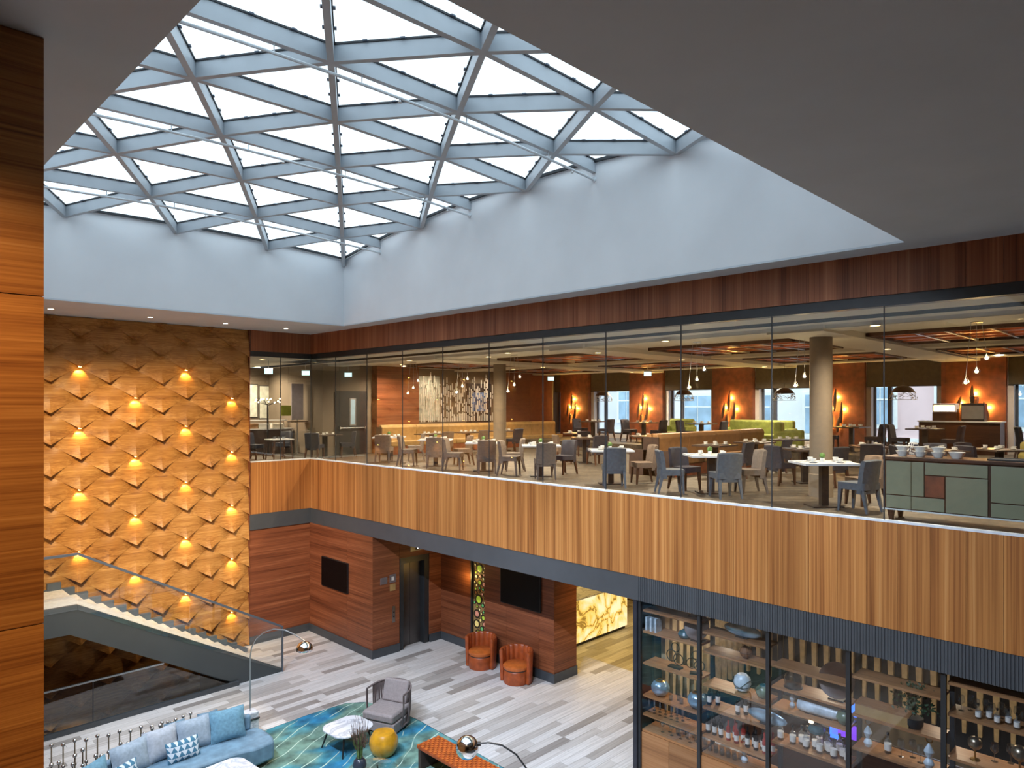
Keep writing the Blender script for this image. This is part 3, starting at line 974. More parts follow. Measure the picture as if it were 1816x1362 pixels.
# window wall: pillars, parapet, lintel
pil = []
PY = [4.9 + 3.76 * k for k in range(-2, 5)]
ww = struct(MB().box(XW, XW + 0.4, -4, 21.4, ZR, 0.35).build('wall_window', 'reveal_white'), 'window wall of the restaurant with rust brown pillars', 'wall')
MB().box(XW, XW + 0.4, -4, 21.4, 2.75, ZRC + 0.1).build('lintel', 'reveal_white', ww)
for yp in PY:
    MB().box(XW - 0.25, XW - 0.05, yp - 0.8, yp + 0.8, ZR, ZRC).build('pillar', 'pillar_rust', ww)
    MB().box(XW - 0.05, XW + 0.4, yp - 0.95, yp + 0.95, ZR, ZRC).build('pillar_core', 'reveal_white', ww)
for i, yp in enumerate(PY):
    a, b = yp + 0.95, yp + 3.76 - 0.95
    if a > 21: continue
    b = min(b, 21.2)
    t = thing('window_%d' % (i + 2), 'restaurant window, number %d counted from the near end of the window wall' % (i + 1), 'window', (XW + 0.2, (a + b) / 2, 0.35))
    t['kind'] = 'structure'
    h = (b - a) / 2; H_ = 2.4
    f = MB(); f.box(-0.03, 0.03, -h, -h + 0.07, 0, H_); f.box(-0.03, 0.03, h - 0.07, h, 0, H_); f.box(-0.03, 0.03, -h, h, 0, 0.07); f.box(-0.03, 0.03, -h, h, H_ - 0.07, H_)
    f.box(-0.05, 0.05, h * 0.42, h * 0.42 + 0.12, 0, H_)
    f.build('frame', 'frame_slate', t)
    MB().box(-0.006, 0.006, -h + 0.07, h * 0.42, 0.07, H_ - 0.07).build('pane', 'glass_sky', t)
    MB().box(-0.006, 0.006, h * 0.42 + 0.12, h - 0.07, 0.07, H_ - 0.07).build('pane', 'glass_sky', t)
    bl = thing('roller_blind', 'brown fabric blind half lowered over window number %d from the near end' % (i + 1), 'blind', (XW - 0.08, (a + b) / 2, ZRC - 0.01), 0, 'blinds on the restaurant windows')
    mb = MB()
    for q in range(4):
        mb.box(-0.03 + 0.008 * q, 0.0 + 0.008 * q, -h - 0.12, h + 0.12, -0.78 + 0.17 * q, -0.6 + 0.2 * q if q < 3 else 0.0)
    mb.build('fabric', 'blind_brown', bl)
    MB().tube([(-0.02, -h - 0.12, -0.79), (-0.02, h + 0.12, -0.79)], 0.014, 8).build('hem_bar', 'black_metal', bl, True)

# columns
for i, (x, y) in enumerate(((13.4, 5.2), (15.2, 15.8))):
    t = thing('column', ('round grey brown column beside the front dining table', 'round tan column before the banquette by the end wall')[i], 'column', (x, y, ZR))
    MB().lathe([(0.2, 0.0), (0.2, ZRC - ZR - 0.1)], 28).build('shaft', 'paint_taupe', t, True)
    MB().lathe([(0.215, 0), (0.215, 0.42), (0.2, 0.43)], 28).build('base_sleeve', 'paint_taupe', t, True)

# ---- lower walls under the restaurant
lw = struct(MB().box(8.6, XF + 0.3, YB + 0.02, YB + 0.22, ZL, -1.92).build('wall_lower_back', 'steel_dark'), 'brown horizontally grained wall beside the panelled wall', 'wall')
for i in range(4):
    z0 = ZL + 0.22 + (3.23 - 0.22) * i / 4; z1 = ZL + 0.22 + (3.23 - 0.22) * (i + 1) / 4
    MB().box(8.6, XF + 0.02, YB, YB + 0.02, z0 + 0.002, z1 - 0.002).build('board', 'wood_lower_x', lw)
def lower_x(name, xp, ya, yb, joints, label, thick=0.2, skip=None):
    """wall facing -x"""
    w = struct(MB().box(xp + 0.02, xp + thick, ya + 0.03, yb, ZL, -1.92).build(name, 'steel_dark'), label, 'wall')
    e = [ya] + joints + [yb]
    for a, b in zip(e[:-1], e[1:]):
        MB().box(xp, xp + 0.02, a + 0.003, b - 0.003, ZL + 0.22, -1.92).build('board', 'wood_lower_y', w)
    return w
def lower_y(name, yp, xa, xb, joints, label, z0=ZL + 0.22, thick=0.2):
    """wall facing -y"""
    w = struct(MB().box(xa + 0.03, xb, yp + 0.02, yp + thick, ZL, -1.92).build(name, 'steel_dark'), label, 'wall')
    e = [xa] + joints + [xb]
    for a, b in zip(e[:-1], e[1:]):
        MB().box(a + 0.003, b - 0.003, yp, yp + 0.02, z0, -1.92).build('board', 'wood_lower_x', w)
    return w
lower_x('wall_lift_side', XF, 15.73, YB, [17.0], 'brown wood wall carrying the wall screen beside the lift')
lower_y('wall_lift_left', 15.73, XF + 0.0, 11.32, [], 'brown wood wall with the lift call buttons')
lower_y('wall_lift_right', 15.73, 12.35, 12.9, [], 'brown wood wall to the right of the lift door')
lower_y('wall_lift_head', 15.73, 11.32, 12.35, [], 'brown wood panel above the lift door', z0=-2.62).location.z = 0
lower_x('wall_lobby_side', 12.78, 14.42, 15.73, [], 'short brown wood wall between the lift and the mosaic')
lower_x('wall_lobby_screen', 12.65, 11.25, 13.74, [11.75, 12.9], 'brown wood wall behind the two orange tub chairs')
lower_y('wall_passage', 11.25, 12.65, 13.5, [], 'dark brown wood jamb at the reception passage', thick=0.3)
# mesh of the lift head wall must not fill the doorway
o = bpy.data.objects['wall_lift_head']; o.data = MB().box(11.32, 12.35, 15.75, 15.93, -2.62, -1.92).mesh('wall_lift_head', 'steel_dark')
bb = MB()
bb.box(8.6, XF, YB - 0.03, YB, ZL, ZL + 0.22); bb.box(XF - 0.03, XF, 15.70, YB - 0.03, ZL, ZL + 0.22); bb.box(XF, 11.32, 15.70, 15.73, ZL, ZL + 0.22)
bb.box(12.35, 12.78, 15.70, 15.73, ZL, ZL + 0.22); bb.box(12.75, 12.78, 14.42, 15.70, ZL, ZL + 0.22); bb.box(12.62, 12.65, 11.22, 13.72, ZL, ZL + 0.22); bb.box(12.65, 13.5, 11.22, 11.25, ZL, ZL + 0.22)
struct(bb.build('baseboard_lobby', 'baseboard_grey'), 'dark grey baseboard along the lobby walls', 'baseboard')

# lift
t = thing('door_1', 'dark steel lift door set in the brown wood wall', 'door', (11.83, 15.95, ZL)); t['kind'] = 'structure'
MB().box(-0.47, -0.36, -0.2, 0.1, 0, 2.53).build('frame', 'steel_dark', t)
MB().box(0.36, 0.52, -0.2, 0.1, 0, 2.53).build('frame', 'steel_dark', t)
MB().box(-0.36, 0.36, -0.2, 0.1, 2.36, 2.53).build('frame', 'steel_dark', t)
MB().box(-0.36, -0.005, 0.0, 0.04, 0, 2.36).build('door_leaf', 'elevator_steel', t)
MB().box(0.005, 0.36, 0.0, 0.04, 0, 2.36).build('door_leaf', 'elevator_steel', t)
MB().box(-0.47, 0.47, 0.04, 0.3, 0, 2.4).build('shaft_back', 'steel_dark', t)
t = thing('lift_indicator', 'steel floor indicator plate above the lift door', 'indicator', (11.9, 15.73, -2.4))
MB().box(-0.22, 0.22, -0.02, 0, -0.08, 0.08).build('plate', 'steel_brushed', t)
MB().box(-0.05, 0.09, -0.025, -0.02, -0.05, 0.05).build('display', 'black_screen', t)
MB().lathe([(0.022, 0), (0.022, 0.006)], 10).xform(Matrix.Translation((0.02, -0.026, 0)) @ Matrix.Rotation(R(90), 4, 'X')).build('lamp', 'lamp_white', t)
t = thing('lift_call_panel', 'narrow steel lift call panel beside the lift door', 'panel', (11.12, 15.73, -4.1))
MB().box(-0.045, 0.045, -0.015, 0, -0.22, 0.22).build('plate', 'steel_brushed', t)
for z in (-0.06, 0.06): MB().lathe([(0.02, 0), (0.02, 0.01)], 12).xform(Matrix.Translation((0, -0.015, z)) @ Matrix.Rotation(R(90), 4, 'X')).build('button', 'black_metal', t)
t = thing('wall_sign', 'small framed pictogram signs beside the lift door', 'sign', (11.05, 15.73, -3.25))
MB().box(-0.06, 0.14, -0.01, 0, 0.02, 0.24).build('plate', 'strap_taupe', t)
MB().box(-0.36, -0.14, -0.01, 0, 0.02, 0.2).build('plate', 'strap_taupe', t)
MB().box(-0.05, 0.13, -0.01, 0, -0.2, -0.02).build('notice', 'leather_gold', t)
MB().box(0.0, 0.08, -0.014, -0.01, 0.08, 0.18).build('pictogram', 'paper_label', t)

# wall screens
def screen(name, label, x, y, z, w, h):
    t = thing(name, label, 'screen', (x, y, z), 0, 'black wall screens')
    MB().box(-0.05, 0.0, -w / 2, w / 2, -h / 2, h / 2).build('bezel', 'black_metal', t, bevel=0.006)
    MB().box(-0.054, -0.05, -w / 2 + 0.02, w / 2 - 0.02, -h / 2 + 0.02, h / 2 - 0.02).build('display', 'black_screen', t)
screen('wall_screen', 'black wall screen on the wood wall to the left of the lift', XF, 17.6, -3.22, 1.4, 0.85)
screen('wall_screen', 'black wall screen above the orange tub chairs', 12.65, 12.37, -3.08, 1.42, 0.9)

# mosaic light panel
t = thing('mosaic_panel', 'tall backlit mosaic of green and brown glass discs beside the orange chair', 'artwork', (12.78, 14.07, ZL))
MB().box(0.02, 0.08, -0.35, 0.35, 0.0, 3.2).build('backing', 'leather_gold', t)
MB().box(-0.06, 0.02, 0.27, 0.31, 0, 3.2).build('frame_post', 'steel_dark', t)
MB().box(-0.06, 0.02, -0.33, -0.29, 0, 3.2).build('frame_post', 'steel_dark', t)
mcol = [((176, 196, 40), 1.0), ((84, 150, 90), 0.8), ((196, 176, 110), 0.9), ((150, 172, 60), 0.8), ((176, 120, 100), 0.7), ((110, 70, 40), 0.5), ((206, 196, 140), 0.9)]
for i, (c, e) in enumerate(mcol): plain('mosaic_glass_%d' % i, c, 0.2, var=0.15, scale=14, emit=c, estr=e * 0.5)
plain('mosaic_rim', (52, 44, 30), 0.5)
discs = []
r3 = random.Random(5)
tries = 0
while len(discs) < 60 and tries < 6000:
    tries += 1
    r = r3.choice((0.14, 0.12, 0.1, 0.08, 0.06, 0.045)) if tries < 3500 else r3.choice((0.05, 0.035))
    y = r3.uniform(-0.28 + r, 0.26 - r); z = r3.uniform(0.3, 3.1)
    if all((y - a) ** 2 + (z - b) ** 2 > (r + q) ** 2 for a, b, q in discs): discs.append((y, z, r))
for i, (y, z, r) in enumerate(discs):
    rot = Matrix.Translation((0.02, y, z)) @ Matrix.Rotation(R(-90), 4, 'Y')
    d = MB().lathe([(r, 0), (r, 0.02), (r * 0.72, 0.02), (r * 0.72, 0)], 14).xform(rot).build('disc', 'mosaic_rim', t, True)
    MB().lathe([(r * 0.72, 0), (r * 0.66, 0.016), (r * 0.3, 0.02)], 14).xform(rot).build('glass', 'mosaic_glass_%d' % r3.randrange(7), d, True)
lamp('mosaic_light', 'POINT', (-0.25, 0.45, 2.0), 6, (255, 210, 120), t, 0.1)

# ================================================================== STAIR
st = thing('staircase', 'grey steel staircase with pale treads rising to the left along the panelled wall', 'staircase', (8.34, 17.6, ZL))
def loc(mb, name, mat, parent, **kw):
    mb.v = [tuple(Vector(p) - Vector(parent.location)) for p in mb.v]
    return mb.build(name, mat, parent, **kw)
loc(MB().prism_y([(8.34, ZL), (8.34, ZL + 0.08), (3.83, -2.55), (0.93, -2.55), (0.93, -3.14), (3.69, -3.14), (7.22, ZL)], 16.62, 16.70), 'stringer', 'stringer_grey', st)
loc(MB().prism_y([(8.34, ZL), (8.34, ZL + 0.1), (3.83, -2.6), (0.93, -2.6), (0.93, -3.14), (3.69, -3.14), (7.22, ZL)], 18.62, 18.70), 'stringer', 'skirting_grey', st)
NS = 16; run = 0.2725; rise = 2.52 / NS
for i in range(NS):
    xa = 8.05 - run * i; zt = ZL + rise * (i + 1)
    xb = xa - run - 0.02 if i < NS - 1 else 0.93
    loc(MB().box(xb, xa + 0.02, 16.70, 18.62, zt - 0.04, zt), 'tread', 'stair_stone', st)
    loc(MB().box(xa - 0.03, xa, 16.70, 18.62, zt - rise, zt - 0.04), 'riser', 'stair_stone', st)
    loc(MB().box(xa - run, xa, 18.60, 18.70, zt - 0.1, zt + 0.17), 'skirting', 'skirting_grey', st)
# soffit plate
loc(MB().prism_y([(3.83, -2.75), (0.93, -2.75), (0.93, -3.1), (3.7, -3.1), (7.1, ZL + 0.02), (7.8, ZL + 0.02)], 16.70, 18.62), 'soffit', 'stringer_grey', st)
def ztop(x): return -2.55 if x < 3.83 else -2.55 + (x - 3.83) * (ZL + 0.08 + 2.55) / (8.34 - 3.83)
for a, b in ((8.33, 6.08), (6.08, 3.83), (3.83, 0.94)):
    loc(MB().prism_y([(b + .005, ztop(b) - 0.1), (a - .005, ztop(a) - 0.1 + (0.06 if a > 8 else 0)), (a - .005, ztop(a) + 1.03), (b + .005, ztop(b) + 1.03)], 16.60, 16.613), 'glass_panel', 'glass_rail', st)
hr = [(8.34, 16.607, ztop(8.34) + 1.03), (3.83, 16.607, -1.52), (0.93, 16.607, -1.52)]
loc(MB().bar(hr[0], hr[1], 0.045, 0.05).bar(hr[1], hr[2], 0.045, 0.05), 'handrail', 'skirting_grey', st)
loc(MB().box(8.325, 8.36, 16.59, 16.63, ZL, ztop(8.34) + 1.06), 'newel', 'skirting_grey', st)

bl = thing('glass_balustrade', 'low glass balustrade with grey kerb around the stairwell pit', 'balustrade', (4.0, 16.64, ZL))
loc(MB().box(0.93, 7.2, 16.52, 16.60, ZL, ZL + 0.10), 'kerb', 'baseboard_grey', bl)
loc(MB().box(0.94, 4.095, 16.55, 16.562, ZL + 0.1, -4.2), 'glass_panel', 'glass_rail', bl)
loc(MB().prism_y([(4.105, ZL + 0.1), (6.95, ZL + 0.1), (5.45, -4.2), (4.105, -4.2)], 16.55, 16.562), 'glass_panel', 'glass_rail', bl)
loc(MB().box(0.93, 5.5, 16.535, 16.577, -4.2, -4.165), 'top_rail', 'steel_brushed', bl)
loc(MB().box(4.095, 4.105, 16.545, 16.567, ZL + 0.1, -4.2), 'joint', 'gasket', bl)

# ================================================================== RECEPTION
rw = MB(); rw.box(13.3, 20.2, 15.0, 15.2, ZL, -1.92); rw.box(20.0, 20.2, 7.4, 15.0, ZL, -1.92); rw.box(13.3, 13.5, 11.55, 15.0, ZL, -1.92)
recw = struct(rw.build('wall_reception', 'leather_gold'), 'warm gold walls around the reception', 'wall')
for i in range(34):
    x = 13.6 + 0.19 * i
    MB().box(x, x + 0.07, 14.93, 15.0, ZL, -1.95).build('slat', 'gold_fin', recw)
struct(MB().box(XF + 0.02, 20.0, 7.32, 7.40, ZL, -1.92).build('wall_bar_side', 'bar_dark'), 'dark wall between the bar and the reception passage', 'wall')
t = thing('reception_desk', 'glowing backlit onyx reception desk with dark branching veins', 'desk', (15.3, 12.5, ZL))
MB().box(-1.75, 2.05, -0.02, 0.0, 0.10, 1.30).build('onyx_front', 'onyx_lit', t)
MB().box(2.03, 2.05, 0.0, 0.75, 0.10, 1.30).build('onyx_side', 'onyx_lit', t)
MB().box(-1.76, 2.07, -0.05, 0.8, 1.30, 1.34).build('top', 'marble_white', t)
MB().box(-1.75, 2.03, 0.0, 0.75, 0.10, 1.28).build('carcass', 'paint_white', t)
MB().box(-1.7, 2.0, 0.03, 0.7, 0.0, 0.10).build('plinth', 'black_metal', t)
for k, (x, y) in enumerate(((14.0, 10.2), (16.2, 10.2), (18.2, 10.2), (14.5, 13.9), (17.0, 13.9))):
    downlight(x, y, -1.925, ('reception downlight over the passage, nearest the lobby', 'reception downlight over the middle of the passage', 'reception downlight at the far end of the passage', 'left downlight behind the onyx desk', 'right downlight behind the onyx desk')[k], 'reception downlights', 0.07, 'lamp_warm', 85, (255, 210, 122), 140)
t = thing('potted_plant', 'bushy green plant standing on the onyx reception desk', 'plant', (14.15, 12.95, ZL + 1.34))
MB().lathe([(0.07, 0), (0.1, 0.05), (0.11, 0.14), (0.1, 0.16)], 14).build('pot', 'ceramic_dark', t, True)
mb = MB(); rr = random.Random(2)
for i in range(90):
    a = rr.uniform(0, 6.28); b = rr.uniform(-0.2, 1.3); r = rr.uniform(0.12, 0.3)
    p = Vector((math.cos(a) * math.cos(b) * r, math.sin(a) * math.cos(b) * r, 0.24 + math.sin(b) * r * 0.8))
    d = Vector((rr.uniform(-1, 1), rr.uniform(-1, 1), rr.uniform(-.6, .8))).normalized() * 0.07
    s = d.orthogonal().normalized() * 0.03
    mb.add([p, p + d * .5 + s, p + d, p + d * .5 - s], [(0, 1, 2, 3)])
tag(mb.build('foliage', 'leaf_green', t), kind='stuff')

# ================================================================== BAR DISPLAY
bays = [7.3, 6.1, 4.9, 3.7, 2.5, 1.3, 0.1]
shelf_z = [[-2.10, -2.48, -3.05, -3.63, -3.97], [-2.22, -2.54, -3.10, -3.48, -3.96], [-2.46, -2.79, -3.11, -3.65], [-2.30, -2.85, -3.33, -3.9], [-2.06, -2.47, -3.04, -3.7], [-2.3, -2.9, -3.5]]
ordn = ['first', 'second', 'third', 'fourth', 'fifth', 'sixth']
for i in range(6):
    a, b = bays[i], bays[i + 1]
    t = thing('display_shelf', '%s bay of the glazed bar shelving counted from the reception passage' % ordn[i], 'shelf', (XF + 0.25, (a + b) / 2, ZL), 0, 'bays of the bar shelving')
    h = (a - b) / 2
    H2 = -1.93 - ZL
    for s in ((1, -1) if i == 5 else (1,)):
        MB().box(-0.19, -0.13, s * h - 0.03, s * h + 0.03, 0, H2).build('post', 'steel_dark', t)
        MB().box(0.25, 0.31, s * h - 0.03, s * h + 0.03, 0, H2).build('post', 'steel_dark', t)
    for z in shelf_z[i]:
        MB().box(-0.12, 0.28, -h + 0.035, h - 0.035, z - ZL - 0.035, z - ZL).build('shelf', 'wood_shelf', t)
    MB().box(-0.165, -0.155, -h + 0.03, h - 0.03, 0.92, H2).build('glass_pane', 'glass_bar', t)
    MB().box(-0.13, 0.3, -h + 0.03, h - 0.03, 0.86, 0.90).build('counter_top', 'wood_shelf', t)
    MB().box(-0.13, 0.3, -h + 0.03, h - 0.03, 0.0, 0.86).build('carcass', 'wood_dark', t)
    MB().box(-0.155, -0.13, -h + 0.035, -0.003, 0.02, 0.855).build('door', 'wood_shelf', t)
    MB().box(-0.155, -0.13, 0.003, h - 0.035, 0.02, 0.855).build('door', 'wood_shelf', t)
# bar room behind
bwl = struct(MB().box(14.6, 14.8, -4, 7.32, ZL, -1.92).build('wall_bar_back', 'bar_dark'), 'dark back wall of the bar with pale tapered fins', 'wall')
for i in range(30):
    y = 7.2 - 0.24 * i
    MB().taper((14.52, y, ZL + 0.9), (0.04, 0.03), (14.52, y, -1.95), (0.05, 0.085)).build('fin', 'gold_fin', bwl)
for i in range(13):
    x = 11.3 + 0.25 * i
    MB().taper((x, 7.26, ZL + 0.9), (0.035, 0.04), (x, 7.26, -1.95), (0.09, 0.05)).build('fin', 'gold_fin', bwl)
t = thing('bar_counter', 'dark bar counter standing behind the glazed shelving', 'bar', (13.0, 3.0, ZL))
MB().box(-0.3, 0.3, -3.0, 3.4, 0, 1.05).build('body', 'wood_dark', t)
MB().box(-0.36, 0.36, -3.05, 3.45, 1.05, 1.1).build('top', 'steel_brushed', t, bevel=0.01)
for k, y in enumerate((6.4, 4.6, 2.8, 1.0)):
    downlight(12.2, y, -1.925, 'bar ceiling spot behind the %s bay of the glazed shelving' % ('first', 'third', 'fourth', 'sixth')[k], 'bar ceiling spots', 0.06, 'lamp_warm', 80, (255, 232, 200), 150)
for k, (y, z, m_, w) in enumerate(((3.95, -3.35, 'violet_glow', 0.35), (4.45, -3.3, 'lamp_warm', 0.06), (3.8, -3.0, 'blue_glow', 0.12), (4.1, -3.42, 'blue_glow', 0.12))):
    t = thing('light_box', ('violet lit panel behind the gin bottles', 'small warm lamp behind the gin bottles', 'blue lit panel at the edge of the third bay', 'bright blue lit panel above the gin bottles')[k], 'light', (11.06, y, z), 0, 'coloured bar lights')
    MB().box(0, 0.03, -w / 2, w / 2, -0.1, 0.1).build('glow', m_, t)
    MB().box(0.03, 0.06, -w / 2 - .02, w / 2 + .02, -0.12, 0.12).build('housing', 'black_metal', t)

# --- display items, built once and copied
protos = {}
def proto(kind):
    """returns function placing an item"""
    return protos[kind]
def make(kind, name, cat, parts):
    protos[kind] = (name, cat, [(n, mb.mesh(n, m, True), par) for (n, mb, m, par) in parts])
def put(kind, loc_, label, group=None, rz=0, s=1.0):
    name, cat, parts = protos[kind]
    t = thing(name, label, cat, loc_, rz, group)
    t.scale = (s, s, s)
    made = {}
    for (n, me, par) in parts:
        o = obj(n, me, made.get(par, t)); made[n] = o
    return t
bot = [(0.036, 0), (0.038, 0.01), (0.038, 0.19), (0.03, 0.22), (0.014, 0.245), (0.014, 0.31), (0.016, 0.312), (0.016, 0.325)]
lab = MB().lathe([(0.0388, 0.05), (0.0388, 0.15)], 14)
make('bottle_dark', 'wine_bottle', 'bottle', [('glass_body', MB().lathe(bot, 14), 'wine_dark', None), ('label_band', MB().lathe([(0.0388, 0.05), (0.0392, 0.06), (0.0392, 0.14), (0.0388, 0.15)], 14), 'paper_label', 'glass_body'), ('capsule', MB().lathe([(0.0165, 0.26), (0.0165, 0.328), (0.005, 0.33)], 10), 'black_metal', None)])
make('bottle_rose', 'wine_bottle', 'bottle', [('glass_body', MB().lathe(bot, 14), 'wine_rose', None), ('label_band', MB().lathe([(0.0388, 0.04), (0.0392, 0.05), (0.0392, 0.12), (0.0388, 0.13)], 14), 'paper_label', 'glass_body'), ('capsule', MB().lathe([(0.0165, 0.25), (0.0165, 0.328), (0.005, 0.33)], 10), 'wine_rose', None)])
make('bottle_clear', 'spirit_bottle', 'bottle', [('glass_body', MB().lathe([(0.045, 0), (0.048, 0.01), (0.048, 0.15), (0.04, 0.18), (0.016, 0.2), (0.016, 0.25)], 14), 'glass_ware', None), ('label_band', MB().lathe([(0.0485, 0.04), (0.049, 0.05), (0.049, 0.12), (0.0485, 0.13)], 14), 'paper_label', 'glass_body'), ('stopper', MB().lathe([(0.014, 0.245), (0.02, 0.255), (0.02, 0.285), (0.01, 0.29)], 10), 'black_metal', None)])
make('wine_glass', 'wine_glass', 'glass', [('glass', MB().lathe([(0.034, 0), (0.03, 0.004), (0.005, 0.008), (0.004, 0.08), (0.012, 0.09), (0.036, 0.115), (0.042, 0.145), (0.034, 0.2)], 14), 'glass_ware', None)])
make('flute', 'champagne_flute', 'glass', [('glass', MB().lathe([(0.03, 0), (0.026, 0.004), (0.004, 0.008), (0.004, 0.08), (0.014, 0.1), (0.024, 0.14), (0.022, 0.22)], 10), 'glass_ware', None)])
make('tumbler', 'tumbler', 'glass', [('glass', MB().lathe([(0.034, 0), (0.036, 0.004), (0.04, 0.09), (0.037, 0.09), (0.033, 0.008)], 12), 'glass_ware', None)])
make('pot_silver', 'round_vase', 'vase', [('body', MB().lathe([(0.06, 0), (0.12, 0.03), (0.165, 0.11), (0.165, 0.18), (0.12, 0.25), (0.07, 0.275), (0.06, 0.28), (0.055, 0.27)], 24), 'glaze_silver_blue', None), ('collar', MB().lathe([(0.13, 0.235), (0.075, 0.277), (0.06, 0.286), (0.055, 0.27)], 24), 'brass', None)])
make('pot_white', 'round_vase', 'vase', [('body', MB().lathe([(0.05, 0), (0.11, 0.04), (0.135, 0.13), (0.12, 0.22), (0.07, 0.27), (0.05, 0.27)], 24), 'glaze_white_blue', None), ('black_lines', MB().tube([(0.137 * math.cos(t_) * math.cos(0.4 * math.sin(t_)), 0.137 * math.sin(t_), 0.14 + 0.06 * math.sin(2 * t_)) for t_ in [k * 0.262 for k in range(25)]], 0.004, 5).tube([(0.138 * math.cos(t_), 0.138 * math.sin(t_), 0.14 + 0.05 * math.cos(t_)) for t_ in [k * 0.262 for k in range(25)]], 0.004, 5), 'black_metal', 'body')])
make('pot_green', 'round_vase', 'vase', [('body', MB().lathe([(0.05, 0), (0.1, 0.03), (0.125, 0.1), (0.1, 0.17), (0.06, 0.2), (0.05, 0.195)], 24), 'glaze_green', None), ('collar', MB().lathe([(0.07, 0.19), (0.055, 0.21), (0.05, 0.2)], 20), 'glaze_teal', None)])
make('pot_teal', 'round_vase', 'vase', [('body', MB().lathe([(0.04, 0), (0.11, 0.03), (0.125, 0.07), (0.1, 0.12), (0.05, 0.14)], 24), 'glaze_teal', None), ('lip', MB().lathe([(0.055, 0.135), (0.05, 0.15), (0.04, 0.14)], 16), 'glaze_teal', None)])
make('cloche', 'ribbed_jar', 'jar', [('glass', MB().lathe([(0.12, 0), (0.13, 0.03), (0.13, 0.16), (0.09, 0.23), (0.03, 0.26)], 20), 'glass_smoked', None), ('knob', MB().sphere((0, 0, 0.275), 0.02), 'black_metal', None), ('base', MB().lathe([(0.14, -0.0), (0.14, 0.012)], 20), 'black_metal', None)])
make('figurine', 'ceramic_figure', 'figurine', [('body', MB().lathe([(0.04, 0), (0.06, 0.05), (0.045, 0.09), (0.02, 0.115), (0.045, 0.16), (0.058, 0.2), (0.03, 0.26), (0.008, 0.3)], 18), 'glaze_white_blue', None), ('ring', MB().tube([(0, 0.04 * math.cos(k * .524), 0.345 + 0.04 * math.sin(k * .524)) for k in range(13)], 0.008, 6), 'brass', None)])
make('goblet', 'metal_goblet', 'goblet', [('stem', MB().lathe([(0.06, 0), (0.055, 0.012), (0.012, 0.03), (0.01, 0.12), (0.03, 0.14)], 16), 'brass', None), ('ball', MB().sphere((0, 0, 0.22), 0.085, 16, 10), 'nickel_aged', None)])
make('wire_stand', 'wire_ring_stand', 'sculpture', [('base', MB().box(-0.06, 0.06, -0.12, 0.12, 0, 0.03), 'black_metal', None), ('rings', MB().tube([(0, 0.1 * math.cos(k * .524) - 0.06, 0.16 + 0.1 * math.sin(k * .524)) for k in range(13)], 0.008, 6).tube([(0, 0.1 * math.cos(k * .524) + 0.08, 0.2 + 0.1 * math.sin(k * .524)) for k in range(13)], 0.008, 6).tube([(0, 0.08 * math.cos(k * .524), 0.36 + 0.08 * math.sin(k * .524)) for k in range(13)], 0.008, 6), 'black_metal', None)])
make('slab_plate', 'stone_platter', 'platter', [('plate', MB().sphere((0, 0, 0.12), 1.0, 20, 8, 0.03, 0.33, 0.11), 'glaze_silver_blue', None), ('foot', MB().box(-0.05, 0.05, -0.1, 0.1, 0, 0.02), 'black_metal', None)])
make('long_vessel', 'long_vessel', 'vessel', [('body', MB().lathe([(0.05, -0.32), (0.085, -0.3), (0.1, -0.15), (0.1, 0.15), (0.085, 0.3), (0.05, 0.32)], 18).xform(Matrix.Translation((0, 0, 0.1)) @ Matrix.Rotation(R(90), 4, 'X')), 'glaze_white_blue', None), ('foot', MB().box(-0.05, 0.05, -0.2, 0.2, 0, 0.012), 'black_metal', None)])
make('wicker_ball', 'wicker_ball', 'basket', [('weave', MB().sphere((0, 0, 0.1), 0.1, 14, 9), 'wicker', None), ('band', MB().tube([(0.102 * math.cos(k * .524), 0.102 * math.sin(k * .524), 0.1) for k in range(13)], 0.006, 5), 'leg_walnut', None)])
make('box_wood', 'wooden_box', 'box', [('body', MB().box(-0.14, 0.14, -0.35, 0.35, 0, 0.14), 'leather_gold', None), ('lid', MB().box(-0.145, 0.145, -0.355, 0.355, 0.14, 0.16), 'wood_shelf', None)])
make('books', 'book', 'book', [('cover', MB().box(-0.09, 0.09, -0.018, 0.018, 0, 0.24), 'glaze_white_blue', None), ('pages', MB().box(-0.085, 0.092, -0.014, 0.014, 0.004, 0.236), 'paper_label', None)])
make('planter', 'bar_planter', 'plant', [('pot', MB().lathe([(0.09, 0), (0.12, 0.05), (0.12, 0.14)], 16), 'black_metal', None)])
make('radial_dish', 'wall_dish', 'dish', [('bowl', MB().lathe([(0.02, 0), (0.16, 0.02), (0.24, 0.09), (0.23, 0.09), (0.15, 0.035), (0.02, 0.014)], 24).xform(Matrix.Translation((0.06, 0, 0.24)) @ Matrix.Rotation(R(-70), 4, 'Y')), 'wood_dark', None), ('easel', MB().box(-0.06, 0.12, -0.1, 0.1, 0, 0.02), 'black_metal', None)])
BX = XF + 0.31
def by(i, f): return bays[i] - f * 1.2
def row(kind, i, f0, f1, n, z, label, group, x=BX, s=1.0):
    for k in range(n):
        f = f0 + (f1 - f0) * (k / max(1, n - 1))
        put(kind, (x + (0.05 if k % 2 else -0.04), by(i, f), z), label, group, 0, s)
